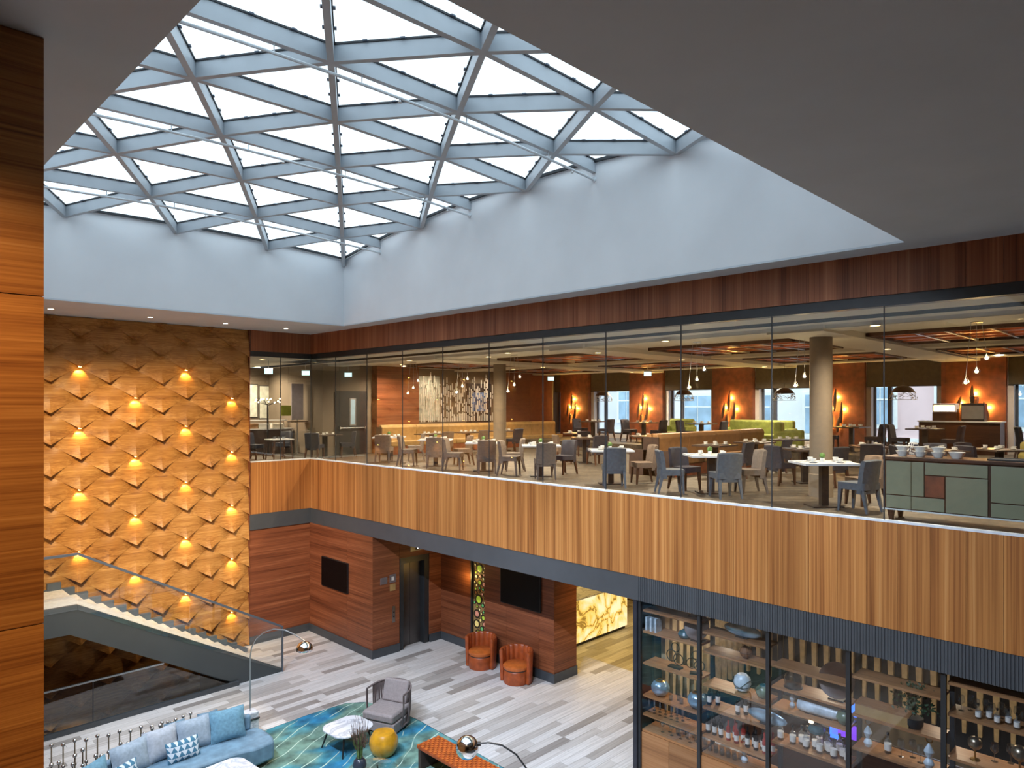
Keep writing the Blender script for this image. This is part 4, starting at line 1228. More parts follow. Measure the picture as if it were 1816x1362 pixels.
# bay 1
row('books', 0, 0.06, 0.22, 5, -2.48, 'pale book standing on a high shelf of the first bar bay', 'books in the first bar bay')
put('pot_teal', (BX, by(0, .66), -2.48), 'small dark pot on the high shelf of the first bar bay')
put('radial_dish', (BX, by(0, .86), -2.48), 'dark round dish on an easel in the first bar bay')
put('wire_stand', (BX, by(0, .5), -3.05), 'black wire ring sculpture on the first bar bay')
put('wire_stand', (BX, by(0, .84), -3.05), 'smaller wire ring sculpture near the post of the first bar bay', None, 0.5, 0.9)
put('pot_silver', (BX, by(0, .24), -3.63), 'silver blue round vase at the left of the first bar bay', 'silver blue vases')
put('pot_silver', (BX, by(0, .86), -3.63), 'silver blue round vase beside the post between first and second bar bays', 'silver blue vases')
row('tumbler', 0, .44, .62, 3, -3.63, 'small metal cup between the two silver blue vases', 'cups between the vases')
row('flute', 0, .06, .60, 12, -3.97, 'clear champagne flute on the lower shelf of the first bar bay', 'flutes in the first bar bay')
row('flute', 0, .09, .63, 12, -3.97, 'clear champagne flute on the lower shelf of the first bar bay', 'flutes in the first bar bay', BX + .12)
row('wine_glass', 0, .3, .92, 9, -4.25, 'stemmed glass on the counter of the first bar bay', 'glasses on the first bar counter')
row('tumbler', 0, .5, .95, 7, -4.25, 'low tumbler on the counter of the first bar bay', 'tumblers on the first bar counter', BX + .12)
# bay 2
put('wicker_ball', (BX, by(1, .6), -2.54), 'brown woven ball on the upper shelf of the second bar bay')
put('slab_plate', (BX, by(1, .55), -2.22), 'long dark blue platter on the top shelf of the second bar bay')
put('pot_white', (BX, by(1, .55), -3.10), 'white round vase wound with black lines in the second bar bay', None, 0.6, 1.05)
put('pot_green', (BX, by(1, .85), -3.10), 'dark green pot beside the white lined vase')
row('bottle_dark', 1, .07, .16, 2, -3.48, 'bottle with pale label at the left of the second bar bay', 'labelled bottles in the second bar bay')
row('bottle_dark', 1, .5, .58, 2, -3.48, 'dark bottle with white label in the middle of the second bar bay', 'two bottles with white labels')
put('slab_plate', (BX - .06, by(1, .92), -3.48), 'broad silver blue stone platter standing between the second and third bar bays', None, 0, 1.0)
row('bottle_dark', 1, .05, .25, 5, -3.96, 'dark wine bottle at the left of the lower shelf in the second bar bay', 'dark bottles left in the second bar bay')
row('bottle_rose', 1, .36, .54, 4, -3.96, 'rose wine bottle on the lower shelf of the second bar bay', 'rose bottles in the second bar bay')
row('bottle_dark', 1, .64, .82, 4, -3.96, 'dark wine bottle right of the rose bottles in the second bar bay', 'dark bottles right in the second bar bay')
row('bottle_rose', 1, .88, .96, 2, -3.96, 'rose wine bottle beside the right post of the second bar bay', 'rose bottles beside the post')
row('tumbler', 1, .08, .5, 10, -4.25, 'clear tumbler on the counter of the second bar bay', 'tumblers on the second bar counter')
put('figurine', (BX, by(1, .58), -4.25), 'small white figure on the counter of the second bar bay')
# bay 3
put('cloche', (BX, by(2, .25), -2.79), 'smoked ribbed glass jar with knob in the third bar bay')
put('radial_dish', (BX, by(2, .8), -2.79), 'large dark dish leaning in the third bar bay', None, 0, 1.1)
put('figurine', (BX, by(2, .24), -3.11), 'pale green ceramic figure at the left of the third bar bay', None, 0, 0.75)
put('long_vessel', (BX, by(2, .58), -3.11), 'long horizontal blue white vessel in the third bar bay', None, 0.06)
put('pot_green', (BX - .02, by(2, .9), -3.11), 'round grey green pot beside the long vessel')
put('pot_teal', (BX, by(2, .55), -3.40), 'teal bowl shaped pot over the gin bottles')
row('bottle_clear', 2, .1, .1, 1, -3.65, 'white candle like bottle at the left of the third bar bay', None)
row('bottle_clear', 2, .26, .94, 9, -3.65, 'clear spirit bottle with label in the third bar bay', 'gin bottles in the third bar bay')
row('bottle_clear', 2, .4, .9, 5, -3.65, 'clear spirit bottle with label in the third bar bay', 'gin bottles in the third bar bay', BX + .13)
# bay 4
put('box_wood', (BX, by(3, .34), -2.85), 'gold coloured wooden box on the shelf of the fourth bar bay')
t = put('planter', (BX - .03, by(3, .66), -2.85), 'dark flowering plant in a black pot in the fourth bar bay')
mb = MB(); rr = random.Random(4)
for i in range(260):
    a = rr.uniform(0, 6.28); h = rr.uniform(0.1, 0.62); r = rr.uniform(0.02, 0.3) * (1.1 - h)
    p = Vector((math.cos(a) * r * 0.6, math.sin(a) * r * 1.3, 0.12 + h * 0.75))
    d = Vector((rr.uniform(-1, 1), rr.uniform(-1, 1), rr.uniform(-.4, .9))).normalized() * 0.06
    s2 = d.orthogonal().normalized() * 0.016
    mb.add([p, p + d * .5 + s2, p + d, p + d * .5 - s2], [(0, 1, 2, 3)])
tag(mb.build('foliage', 'leaf_dark', t), kind='stuff')
put('figurine', (BX, by(3, .16), -3.33), 'white stacked drop figure with ring at the left of the fourth bar bay')
put('figurine', (BX - .05, by(3, .82), -3.33), 'white stacked drop figure with ring at the right of the fourth bar bay', None, 0, 1.1)
put('bottle_clear', (BX, by(3, .38), -3.33), 'clear shaker between the two white figures', None)
row('wine_glass', 3, .52, .72, 3, -3.33, 'large stemmed glass in the fourth bar bay', 'glasses in the fourth bar bay', BX + .05, 1.2)
row('tumbler', 3, .1, .9, 9, -3.9, 'tumbler on the low shelf of the fourth bar bay', 'tumblers in the fourth bar bay')
# bay 5
row('wine_glass', 4, .12, .9, 12, -2.47, 'clear stemmed glass in the fifth bar bay', 'glasses in the fifth bar bay', BX + .08)
row('bottle_clear', 4, .3, .9, 8, -2.47, 'small clear bottle in the fifth bar bay', 'bottles in the fifth bar bay', BX - .05, 0.7)
put('goblet', (BX - .03, by(4, .26), -3.04), 'metal ball goblet at the left of the fifth bar bay')
put('goblet', (BX - .03, by(4, .66), -3.04), 'metal ball goblet at the right of the fifth bar bay', None, 0, 1.15)
row('wine_glass', 4, .42, .95, 5, -3.04, 'tall stemmed glass beside the metal goblets', 'glasses beside the goblets', BX + .14, 1.2)

# ================================================================== LOBBY FURNITURE
RV = Vector((math.sin(R(45.1)), -math.cos(R(45.1)), 0))     # along the picture's width, used only to name directions in plan
def rounded(w, h, r, n=6):
    pts = []
    for (cx, cy, a0) in ((w - r, h - r, 0), (-w + r, h - r, 90), (-w + r, -h + r, 180), (w - r, -h + r, 270)):
        for k in range(n + 1):
            a = R(a0 + 90 * k / n)
            pts.append((cx + r * math.cos(a), cy + r * math.sin(a)))
    return pts
# rug
pts = [(3.6, 7.6), (8.9, 7.6), (9.02, 9.2), (9.06, 10.6), (9.1, 12.0), (8.98, 13.1), (8.8, 13.55), (8.45, 13.8), (7.6, 13.86), (6.4, 13.82), (5.0, 13.8), (3.6, 13.7)]
t = thing('area_rug', 'large blue and green rug with raised wavy lines', 'rug', (6.5, 11, ZL))
MB().prism([(x - 6.5, y - 11) for x, y in pts], 0.0, 0.016).build('pile', 'rug_waves', t)
n = len(pts)
MB().tube([(x - 6.5, y - 11, 0.008) for x, y in pts + pts[:1]], 0.012, 6).build('binding', 'glaze_teal', t, True)

# curved sofa
def curve_pts(f, n=16): return [f(k / n) for k in range(n + 1)]
def back_line(s):
    x = 6.0 - 3.7 * s
    return (x, 13.42 - 1.5 * max(0, s - 0.45) ** 2 * 2.2 - 0.9 * max(0, 0.2 - s) ** 2 * 4)
sofa = thing('curved_sofa', 'curved blue leather sofa on the rug beside the rod screen', 'sofa', (4.4, 13.0, ZL + 0.016))
bk = curve_pts(back_line)
def offs(pts, d):
    out = []
    for i, p in enumerate(pts):
        a = pts[max(0, i - 1)]; b = pts[min(len(pts) - 1, i + 1)]
        tx, ty = b[0] - a[0], b[1] - a[1]; L = math.hypot(tx, ty)
        out.append((p[0] - ty / L * d, p[1] + tx / L * d))
    return out
fr_ = offs(bk, 0.95)
nx, ny = sofa.location.x, sofa.location.y
end = [(bk[0][0] + 0.16 * math.sin(R(a)), (bk[0][1] + fr_[0][1]) / 2 + 0.475 * math.cos(R(a))) for a in (30, 60, 90, 120, 150)]
outline = bk[::-1] + end + fr_
MB().prism([(x - nx, y - ny) for x, y in outline], 0.09, 0.44).build('seat', 'leather_blue', sofa, True, bevel=0.05)
MB().prism([(x - nx, y - ny) for x, y in offs(bk, 0.1)[::-1] + offs(bk, 0.85)], 0.0, 0.09).build('plinth', 'black_metal', sofa)
bi = offs(bk, 0.14)
MB().prism([(x - nx, y - ny) for x, y in bk[::-1] + bi], 0.44, 0.72).build('backrest', 'leather_blue', sofa, True, bevel=0.04)

def cushion(name, label, x, y, z, w, h, rz, mat, tilt=-18, group='sofa cushions', th=0.09):
    nn = 9
    vs = []; fs = []
    for side in (1, -1):
        for i in range(nn):
            for j in range(nn):
                u = -1 + 2 * i / (nn - 1); v = -1 + 2 * j / (nn - 1)
                k = max(0.0, (1 - u ** 4) * (1 - v ** 4)) ** 0.6
                pin = 1 - 0.07 * (1 - abs(v)) * abs(u) ** 3; pin2 = 1 - 0.07 * (1 - abs(u)) * abs(v) ** 3
                vs.append((u * w / 2 * pin, side * (0.006 + th * k), h / 2 + v * h / 2 * pin2))
    for s in (0, 1):
        for i in range(nn - 1):
            for j in range(nn - 1):
                a = s * nn * nn + i * nn + j
                q = (a, a + 1, a + nn + 1, a + nn)
                fs.append(q if s == 1 else q[::-1])
    rim = [i * nn for i in range(nn)] + [(nn - 1) * nn + j for j in range(1, nn)] + [i * nn + nn - 1 for i in range(nn - 2, -1, -1)] + [j for j in range(nn - 2, 0, -1)]
    for a, b in zip(rim, rim[1:] + rim[:1]):
        fs.append((a, b, b + nn * nn, a + nn * nn))
    mb = MB().add(vs, fs)
    mb.xform(Matrix.Rotation(R(tilt), 4, 'X'))
    t = thing(name, label, 'cushion', (x, y, z), rz, group)
    mb.build('cover', mat, t, True)
    r2 = [vs[i] for i in rim]
    MB().tube([Matrix.Rotation(R(tilt), 4, 'X') @ Vector((p[0], 0, p[2])) for p in r2 + r2[:1]], 0.008, 5).build('piping', mat, t, True)
    return t
sz = ZL + 0.46
# back cushions leaning on the low back (facing -y, a little towards the rug centre)
cushion('throw_cushion', 'square sky blue cushion at the right end of the sofa', 5.47, 13.02, sz, 0.62, 0.56, R(-8), 'cloth_blue', -16)
cushion('throw_cushion', 'pale blue grey cushion behind the larger patterned cushion', 4.92, 13.12, sz, 0.62, 0.54, R(-2), 'cloth_blue_grey', -16)
cushion('throw_cushion', 'creased lavender grey cushion left of the larger patterned cushion', 4.34, 13.12, sz, 0.6, 0.54, R(6), 'cloth_silver', -16)
cushion('throw_cushion', 'wide silver blue cushion between two darker bolsters', 3.82, 13.0, sz, 0.66, 0.52, R(14), 'cloth_blue_grey', -16)
cushion('throw_cushion', 'light blue cushion at the left edge of the view', 3.2, 12.72, sz, 0.6, 0.5, R(30), 'cloth_blue', -16)
cushion('throw_cushion', 'triangle patterned lumbar cushion in the middle of the sofa', 4.62, 12.86, sz, 0.56, 0.34, R(2), 'cloth_triangles', -24, th=0.07)
cushion('throw_cushion', 'triangle patterned lumbar cushion at the left of the sofa', 3.62, 12.66, sz, 0.56, 0.34, R(22), 'cloth_triangles', -24, th=0.07)
for i, (x, y, rz) in enumerate(((5.22, 13.30, -4), (4.64, 13.32, 2))):
    cushion('back_cushion', 'grey blue back cushion of the sofa, %s from its right end' % ('first', 'second', 'third', 'fourth')[i], x, y, sz, 0.36, 0.5, R(rz), 'leather_blue', -12, 'back cushions of the sofa', 0.06)

# screen of metal rods with balls behind the sofa
t = thing('rod_screen', 'low screen of slim metal rods topped with little balls behind the sofa', 'sculpture', (3.8, 14.3, ZL))
rr = random.Random(11)
rods = []
for k in range(12): rods.append((2.95 + 0.17 * k, 14.55 - 0.045 * k, 0.68 - 0.1 * (k % 2) * 0.3))
for k in range(6): rods.append((4.45 + 0.15 * k, 14.02 + 0.03 * k, 0.66))
for k in range(13): rods.append((2.7 + 0.13 * k + rr.uniform(-.04, .04), 13.95 + rr.uniform(-.12, .14) - 0.01 * k, rr.uniform(0.5, 0.66)))
MB().prism([(x - 3.8, y - 14.3) for x, y in ((2.55, 13.7), (4.4, 13.75), (5.35, 13.95), (5.35, 14.25), (4.8, 14.3), (2.8, 14.75), (2.55, 14.7))], 0.0, 0.02).build('floor_plate', 'steel_dark', t)
for (x, y, h) in rods:
    mb = MB().tube([(x - 3.8, y - 14.3, 0.02), (x - 3.8, y - 14.3, h)], 0.012, 6)
    p = mb.build('rod', 'nickel_aged', t, True)
    mb = MB().sphere((x - 3.8, y - 14.3, h + 0.02), 0.036, 8, 6)
    mb.build('ball', 'steel_brushed', p, True)
    MB().sphere((x - 3.8, y - 14.3, h * rr.uniform(0.35, 0.62)), 0.034, 8, 6).build('ball', 'steel_brushed', p, True)

# arc lamp with marble block
t = thing('arc_floor_lamp', 'arc floor lamp with white marble block base and chrome dome shade', 'lamp', (6.2, 13.72, ZL + 0.016))
MB().box(-0.13, 0.13, -0.13, 0.13, 0, 0.55).build('base', 'marble_white', t, bevel=0.02)
MB().lathe([(0.02, 0), (0.02, 0.27)], 10).xform(Matrix.Translation((0, -0.135, 0.42)) @ Matrix.Rotation(R(90), 4, 'Y') @ Matrix.Translation((0, 0, -0.135))).build('hole_sleeve', 'steel_dark', t)
zb = ZL + 0.016
path = [(0, -4.6), (0, -3.9), (0, -3.5), (0.03, -3.3), (0.12, -3.12), (0.28, -2.99), (0.48, -2.93), (0.7, -2.95), (0.88, -3.03), (1.04, -3.13), (1.1, -3.17)]
MB().tube([RV * s + Vector((0, 0, z - zb)) for s, z in path], 0.013, 8).build('stem', 'steel_brushed', t, True)
prof = [(0.165 * math.cos(R(a)), 0.15 * math.sin(R(a))) for a in (-12, 0, 15, 30, 45, 60, 75, 88)]
hd_ = RV * 1.1 + Vector((0, 0, -3.33 - zb))
MB().lathe(prof + [(0.16 * math.cos(R(a)), 0.145 * math.sin(R(a))) for a in (88, 60, 30, 0, -12)], 24, hd_).build('shade', 'chrome', t, True)
MB().sphere(hd_ + Vector((0, 0, 0.02)), 0.05).build('bulb', 'ceramic_white', t, True)

# chrome ball lamp in front
t = thing('ball_floor_lamp', 'arching lamp with a polished chrome ball above the woven bench', 'lamp', (7.36, 6.75, ZL))
hx = Vector((6.59 - 7.36, 7.52 - 6.75, -3.3 - ZL))
dirv = (Vector((0, 0, 0)) - Vector((hx.x, hx.y, 0))).normalized()
def ap(s, z): return Vector((hx.x, hx.y, 0)) + dirv * s + Vector((0, 0, z - ZL))
MB().tube([ap(0.15, -3.25), ap(0.3, -3.23), ap(0.5, -3.27), ap(0.7, -3.4), ap(0.86, -3.62), ap(0.98, -3.95), ap(1.06, -4.4), ap(1.09, -5.0), ap(1.09, -5.1)], 0.013, 8).build('stem', 'steel_dark', t, True)
MB().lathe([(0.22, 0), (0.22, 0.03), (0.02, 0.045)], 24).build('base', 'steel_dark', t, True)
MB().sphere(hx, 0.165, 28, 18).build('ball_shade', 'chrome', t, True)
MB().lathe([(0.03, 0), (0.03, 0.05)], 12).xform(Matrix.Translation(ap(0.145, -3.25)) @ dirv.to_track_quat('Z', 'Y').to_matrix().to_4x4()).build('socket', 'black_metal', t, True)

# coffee tables
def coffee_table(label, x, y, rz, w=0.43, h=0.40):
    t = thing('coffee_table', label, 'table', (x, y, ZL + 0.016), rz, 'white coffee tables')
    MB().prism(rounded(w, w * 0.92, 0.24, 8), h - 0.035, h).build('top', 'marble_white', t, True, bevel=0.008)
    for sx, sy in ((1, 1), (-1, 1), (-1, -1), (1, -1)):
        MB().tube([(sx * w * 0.62, sy * w * 0.58, h - 0.035), (sx * w * 0.86, sy * w * 0.8, 0)], [0.022, 0.013], 8).build('leg', 'black_metal', t, True)
    MB().box(-w * .6, w * .6, -.02, .02, h - 0.06, h - 0.035).build('brace', 'black_metal', t)
    return t
coffee_table('white marble coffee table with rounded corners beside the strap armchair', 7.42, 12.03, R(4))
coffee_table('white marble coffee table cut by the lower edge, beside the sofa', 4.95, 11.95, R(4), 0.5)

# lounge chair with straps
t = thing('strap_armchair', 'grey lounge armchair with a curved back of vertical straps', 'armchair', (8.52, 12.22, ZL + 0.016), R(112))
MB().prism([(0.39, 0.42), (-0.39, 0.42), (-0.39, 0.0)] + [(0.39 * math.cos(R(a)), 0.39 * math.sin(R(a))) for a in range(190, 360, 10)] + [(0.39, 0.0)], 0.03, 0.24).build('base', 'cloth_taupe', t, True, bevel=0.02)
MB().prism([(x, y + 0.06) for x, y in rounded(0.37, 0.38, 0.05)], 0.24, 0.42).build('seat_cushion', 'cloth_taupe', t, True, bevel=0.045)
cu = MB()
cu.add([(-0.3, -0.05, 0), (0.3, -0.05, 0), (0.3, 0.09, 0), (-0.3, 0.09, 0), (-0.3, -0.05, 0.46), (0.3, -0.05, 0.46), (0.3, 0.07, 0.46), (-0.3, 0.07, 0.46)], [(3, 2, 1, 0), (4, 5, 6, 7), (0, 1, 5, 4), (1, 2, 6, 5), (2, 3, 7, 6), (3, 0, 4, 7)])
cu.xform(Matrix.Translation((0, -0.24, 0.40)) @ Matrix.Rotation(R(16), 4, 'X'))
cu.build('back_cushion', 'cloth_taupe', t, True, bevel=0.04)
arc = [(0.45 * math.cos(R(a)), 0.45 * math.sin(R(a)) - 0.02) for a in [180 + 8 + 164 * k / 24 for k in range(25)]]
arc = [(-0.45, 0.14)] + arc + [(0.45, 0.14)]
def hz(i): return 0.80 - 0.05 * (abs(i - 13) / 13) ** 2
MB().tube([(p[0], p[1], hz(i)) for i, p in enumerate(arc)], 0.02, 8).build('top_rail', 'strap_taupe', t, True)
MB().tube([(p[0] * 0.92, p[1] * 0.92, 0.1) for i, p in enumerate(arc)], 0.02, 8).build('bottom_rail', 'strap_taupe', t, True)
for i in range(0, 27):
    p = arc[i]; q = arc[min(26, i + 1)] if i < 26 else arc[25]
    tw = Vector((q[0] - p[0], q[1] - p[1], 0)).normalized() * (0.024 if i % 2 else 0.032)
    a = Vector((p[0] * 0.92, p[1] * 0.92, 0.1)); b = Vector((p[0], p[1], hz(i)))
    nrm = Vector((p[0], p[1], 0)).normalized() * 0.006
    m_ = (a + b) / 2 + nrm * 3
    vs = []
    for c in (a, m_, b):
        s = 0.7 if c is m_ else 1.0
        vs += [c - tw * s - nrm, c + tw * s - nrm, c + tw * s + nrm, c - tw * s + nrm]
    fs = [(3, 2, 1, 0), (8, 9, 10, 11)]
    for b0 in (0, 4):
        for k in range(4): fs.append((b0 + k, b0 + (k + 1) % 4, b0 + 4 + (k + 1) % 4, b0 + 4 + k))
    MB().add(vs, fs).build('strap', 'strap_taupe', t)

# golden stool
t = thing('ceramic_stool', 'glossy golden barrel stool on the blue rug', 'stool', (7.74, 11.27, ZL + 0.016))
MB().lathe([(0.17, 0), (0.22, 0.05), (0.265, 0.14), (0.28, 0.23), (0.265, 0.33), (0.22, 0.40)], 32).build('body', 'ceramic_gold', t, True)
MB().lathe([(0.222, 0.398), (0.2, 0.43), (0.12, 0.445), (0.02, 0.447)], 32).build('seat', 'ceramic_gold', t, True)
MB().lathe([(0.175, 0), (0.175, 0.012)], 32).build('foot_ring', 'black_metal', t, True)

# glass side table with the stalk vase
t = thing('glass_side_table', 'round clear glass table holding the stalk vase at the lower edge', 'table', (6.8, 10.25, ZL + 0.016))
MB().lathe([(0.44, 0.40), (0.45, 0.406), (0.44, 0.412)], 40).build('top', 'glass_rail', t, True)
for a in (30, 150, 270): MB().tube([(0.3 * math.cos(R(a)), 0.3 * math.sin(R(a)), 0), (0.2 * math.cos(R(a)), 0.2 * math.sin(R(a)), 0.4)], 0.012, 8).build('leg', 'black_metal', t, True)
t = thing('stalk_vase', 'dark blue vase holding a tall bundle of stalks and twigs', 'vase', (6.62, 10.36, ZL + 0.43))
MB().lathe([(0.06, 0), (0.1, 0.04), (0.12, 0.12), (0.1, 0.2), (0.06, 0.235), (0.065, 0.25), (0.05, 0.245)], 24).build('body', 'ceramic_dark', t, True)
rr = random.Random(9)
for k in range(26):
    a = rr.uniform(0, 6.28); sp_ = rr.uniform(0.02, 0.14); h = rr.uniform(0.45, 0.7)
    MB().tube([(0.03 * math.cos(a), 0.03 * math.sin(a), 0.15), (0.05 * math.cos(a), 0.05 * math.sin(a), 0.4), (sp_ * math.cos(a), sp_ * math.sin(a), h)], [0.007, 0.008, 0.005], 5).build('stalk', 'stalk_green' if k % 3 else 'leaf_green', t, True)
mb = MB()
for k in range(60):
    a = rr.uniform(0, 6.28); r1 = rr.uniform(0.03, 0.08); r2 = rr.uniform(0.06, 0.2); h = rr.uniform(0.65, 0.98)
    mb.tube([(r1 * math.cos(a), r1 * math.sin(a), 0.4), (r2 * .8 * math.cos(a), r2 * .8 * math.sin(a), h * .8), (r2 * math.cos(a + .3), r2 * math.sin(a + .3), h)], [0.004, 0.003, 0.0015], 4)
tag(mb.build('twigs', 'stalk_brown', t), kind='stuff')
mb = MB()
for k in range(16):
    a = rr.uniform(0, 6.28); r2 = rr.uniform(0.04, 0.16); h = rr.uniform(0.45, 0.75)
    mb.sphere((r2 * math.cos(a), r2 * math.sin(a), h), 0.016, 6, 5, 1, 1, 2.2)
tag(mb.build('seed_heads', 'stalk_brown', t, True), kind='stuff')

# woven bench
t = thing('woven_bench', 'low bench of woven orange leather at the edge of the rug', 'bench', (8.13, 9.35, ZL + 0.016))
MB().box(-0.26, 0.26, -1.05, 1.05, 0.37, 0.43).build('seat_frame', 'leather_orange', t, bevel=0.01)
strap_a = MB().box(-0.255, 0.255, -0.024, 0.024, 0.43, 0.436).mesh('strap', 'leather_orange')
for k in range(36):
    y = -1.02 + 2.04 * k / 35
    obj('cross_strap', strap_a, t, (0, y, 0.0))
for j in range(9):
    x = -0.232 + 0.058 * j
    mb = MB()
    for k in range(36):
        if (k + j) % 2: 
            y = -1.02 + 2.04 * k / 35
            mb.box(x - 0.025, x + 0.025, y - 0.027, y + 0.027, 0.434, 0.441)
    tag(mb.build('long_strap', 'leather_orange_seat', t), kind='stuff')
for s in (-1, 1):
    MB().box(-0.25, 0.25, s * 0.98 - 0.04, s * 0.98 + 0.04, 0, 0.37).build('leg_panel', 'leather_umber', t, bevel=0.01)

# two orange tub chairs
def tub(label, x, y, rz):
    t = thing('tub_chair', label, 'armchair', (x, y, ZL), rz, 'orange leather tub chairs')
    MB().lathe([(0.3, 0.0), (0.31, 0.02), (0.31, 0.30), (0.295, 0.32)], 32).build('drum', 'leather_orange', t, True)
    MB().lathe([(0.29, 0.32), (0.3, 0.345), (0.32, 0.37), (0.32, 0.42), (0.28, 0.455), (0.02, 0.465)], 32).build('seat_cushion', 'leather_orange_seat', t, True)
    MB().lathe([(0.3, 0.318), (0.302, 0.345)], 32).build('shadow_gap', 'leather_umber', t, True)
    # back: fluted segments around 210 degrees, behind = -y
    n = 11
    for k in range(n):
        a0 = 270 - 108 + 216 * k / n; a1 = 270 - 108 + 216 * (k + 1) / n
        top = 0.80 - 0.02 * abs(k - n // 2) / (n // 2)
        mb = MB(); vs = []; fs = []
        m = 6
        zz = [0.02, 0.3, 0.6, top - 0.03, top]
        for iz, z in enumerate(zz):
            for side in (0, 1):
                for q in range(m + 1):
                    f = q / m
                    a = R(a0 + (a1 - a0) * f)
                    bul = 0.022 * math.sin(math.pi * f)
                    rad = (0.385 + bul * 0.4 if side == 0 else 0.315 - bul) + 0.03 * (z / 0.8)
                    if iz == 4: rad += (-0.02 if side == 0 else 0.02)
                    vs.append((rad * math.cos(a), rad * math.sin(a), z))
        S = 2 * (m + 1)
        for iz in range(4):
            for q in range(m):
                a = iz * S + q; fs.append((a, a + 1, a + S + 1, a + S))
                a = iz * S + (m + 1) + q; fs.append((a + 1, a, a + S, a + S + 1))
            a = iz * S; fs.append((a, a + S, a + S + m + 1, a + m + 1))
            a = iz * S + m; fs.append((a, a + m + 1, a + S + m + 1, a + S))
        for q in range(m):
            a = 4 * S + q; fs.append((a, a + 1, a + m + 2, a + m + 1))
            a = q; fs.append((a + 1, a, a + m + 1, a + m + 2))
        mb.add(vs, fs).build('back_flute', 'leather_orange', t, True)
    return t
tub('orange leather tub chair in front of the mosaic panel', 12.12, 13.3, R(112))
tub('orange leather tub chair beside the reception passage', 12.08, 11.98, R(112))
t = thing('wall_spotlight', 'small bright spot under the dark band above the wall screen', 'downlight', (XF + 0.35, 18.35, -1.925))
MB().box(-0.09, 0.09, -0.09, 0.09, -0.012, 0.0).build('trim_plate', 'paint_white', t)
MB().box(-0.06, 0.06, -0.06, 0.06, -0.016, -0.012).build('lens', 'lamp_white', t)

# ================================================================== RESTAURANT
# --- dining chair and tables, built once, then copied
def chair_parts(mat, legmat):
    seat = MB().prism(rounded(0.235, 0.235, 0.05), 0.36, 0.47)
    nseg = 8; vs = []; fs = []
    for iz, (z, yb) in enumerate(((0.30, -0.20), (0.5, -0.225), (0.7, -0.25), (0.83, -0.275), (0.85, -0.275))):
        for side in (0, 1):
            for q in range(nseg + 1):
                u = -1 + 2 * q / nseg
                wdt = 0.235 - 0.015 * (z - 0.3)
                yy = yb + 0.05 * u * u + (0.045 if side else -0.03) * (0.45 if iz == 4 else 1)
                vs.append((u * wdt, yy, z - (0.015 * u * u if iz >= 3 else 0)))
    S = 2 * (nseg + 1)
    for iz in range(4):
        for q in range(nseg):
            a = iz * S + q; fs.append((a, a + 1, a + S + 1, a + S))
            a = iz * S + nseg + 1 + q; fs.append((a + 1, a, a + S, a + S + 1))
        a = iz * S; fs.append((a, a + S, a + S + nseg + 1, a + nseg + 1))
        a = iz * S + nseg; fs.append((a, a + nseg + 1, a + S + nseg + 1, a + S))
    for q in range(nseg):
        a = 4 * S + q; fs.append((a, a + 1, a + nseg + 2, a + nseg + 1))
        a = q; fs.append((a + 1, a, a + nseg + 1, a + nseg + 2))
    back = MB().add(vs, fs)
    legs = []
    for sx in (-1, 1):
        legs.append(MB().taper((sx * 0.2, 0.215, 0), (0.016, 0.016), (sx * 0.19, 0.19, 0.37), (0.03, 0.03)))
        legs.append(MB().taper((sx * 0.21, -0.27, 0), (0.016, 0.016), (sx * 0.19, -0.19, 0.37), (0.03, 0.03)))
    return [('seat', seat.mesh('seat', mat, True)), ('backrest', back.mesh('backrest', mat, True))] + [('leg', l.mesh('leg', legmat)) for l in legs]
CH = {'taupe': chair_parts('chair_taupe', 'leg_taupe'), 'slate': chair_parts('chair_slate', 'chair_slate'), 'brown': chair_parts('chair_brown', 'leg_walnut'), 'navy': chair_parts('chair_navy', 'leg_walnut'), 'zigzag': chair_parts('cloth_zigzag', 'steel_brushed')}
CHN = {'taupe': 'taupe', 'slate': 'slate blue', 'brown': 'brown', 'navy': 'dark navy', 'zigzag': 'zigzag patterned'}
def chair(style, x, y, face, label, z=ZR, group='restaurant dining chairs'):
    t = thing('dining_chair', label, 'chair', (x, y, z), R(face - 90), group)
    for n, me in CH[style]: obj(n, me, t)
    return t
TB = {}
for k, mt in (('pale', 'tabletop_pale'), ('dark', 'tabletop_dark')):
    TB[k] = [('tabletop', MB().box(-0.46, 0.46, -0.37, 0.37, 0.715, 0.75).mesh('tabletop', mt)), ('pedestal', MB().box(-0.06, 0.06, -0.06, 0.06, 0.02, 0.715).mesh('pedestal', 'black_metal')), ('foot_plate', MB().box(-0.26, 0.26, -0.2, 0.2, 0, 0.02).mesh('foot_plate', 'black_metal'))]
make('cup', 'coffee_cup', 'cup', [('bowl', MB().lathe([(0.025, 0.016), (0.04, 0.03), (0.047, 0.075), (0.044, 0.075), (0.037, 0.034)], 12), 'ceramic_white', None), ('saucer', MB().lathe([(0.04, 0), (0.078, 0.014), (0.08, 0.02), (0.04, 0.01)], 14), 'ceramic_white', None), ('handle', MB().tube([(0.044, 0, 0.066), (0.072, 0, 0.06), (0.07, 0, 0.04), (0.04, 0, 0.036)], 0.006, 5), 'ceramic_white', 'bowl')])
make('napkin', 'folded_napkin', 'napkin', [('cloth', MB().box(-0.06, 0.06, -0.1, 0.1, 0, 0.012), 'paper_label', None), ('fold', MB().box(-0.05, 0.05, -0.09, 0.0, 0.012, 0.02), 'paper_label', None)])
make('posy', 'table_posy', 'flowers', [('pot', MB().lathe([(0.03, 0), (0.04, 0.03), (0.035, 0.07)], 10), 'ceramic_white', None), ('leaves', MB().sphere((0, 0, 0.11), 0.05, 7, 5).sphere((0.03, 0.02, 0.12), 0.03, 6, 4).sphere((-0.03, 0.01, 0.1), 0.03, 6, 4), 'leaf_green', None)])
FA = 45.1
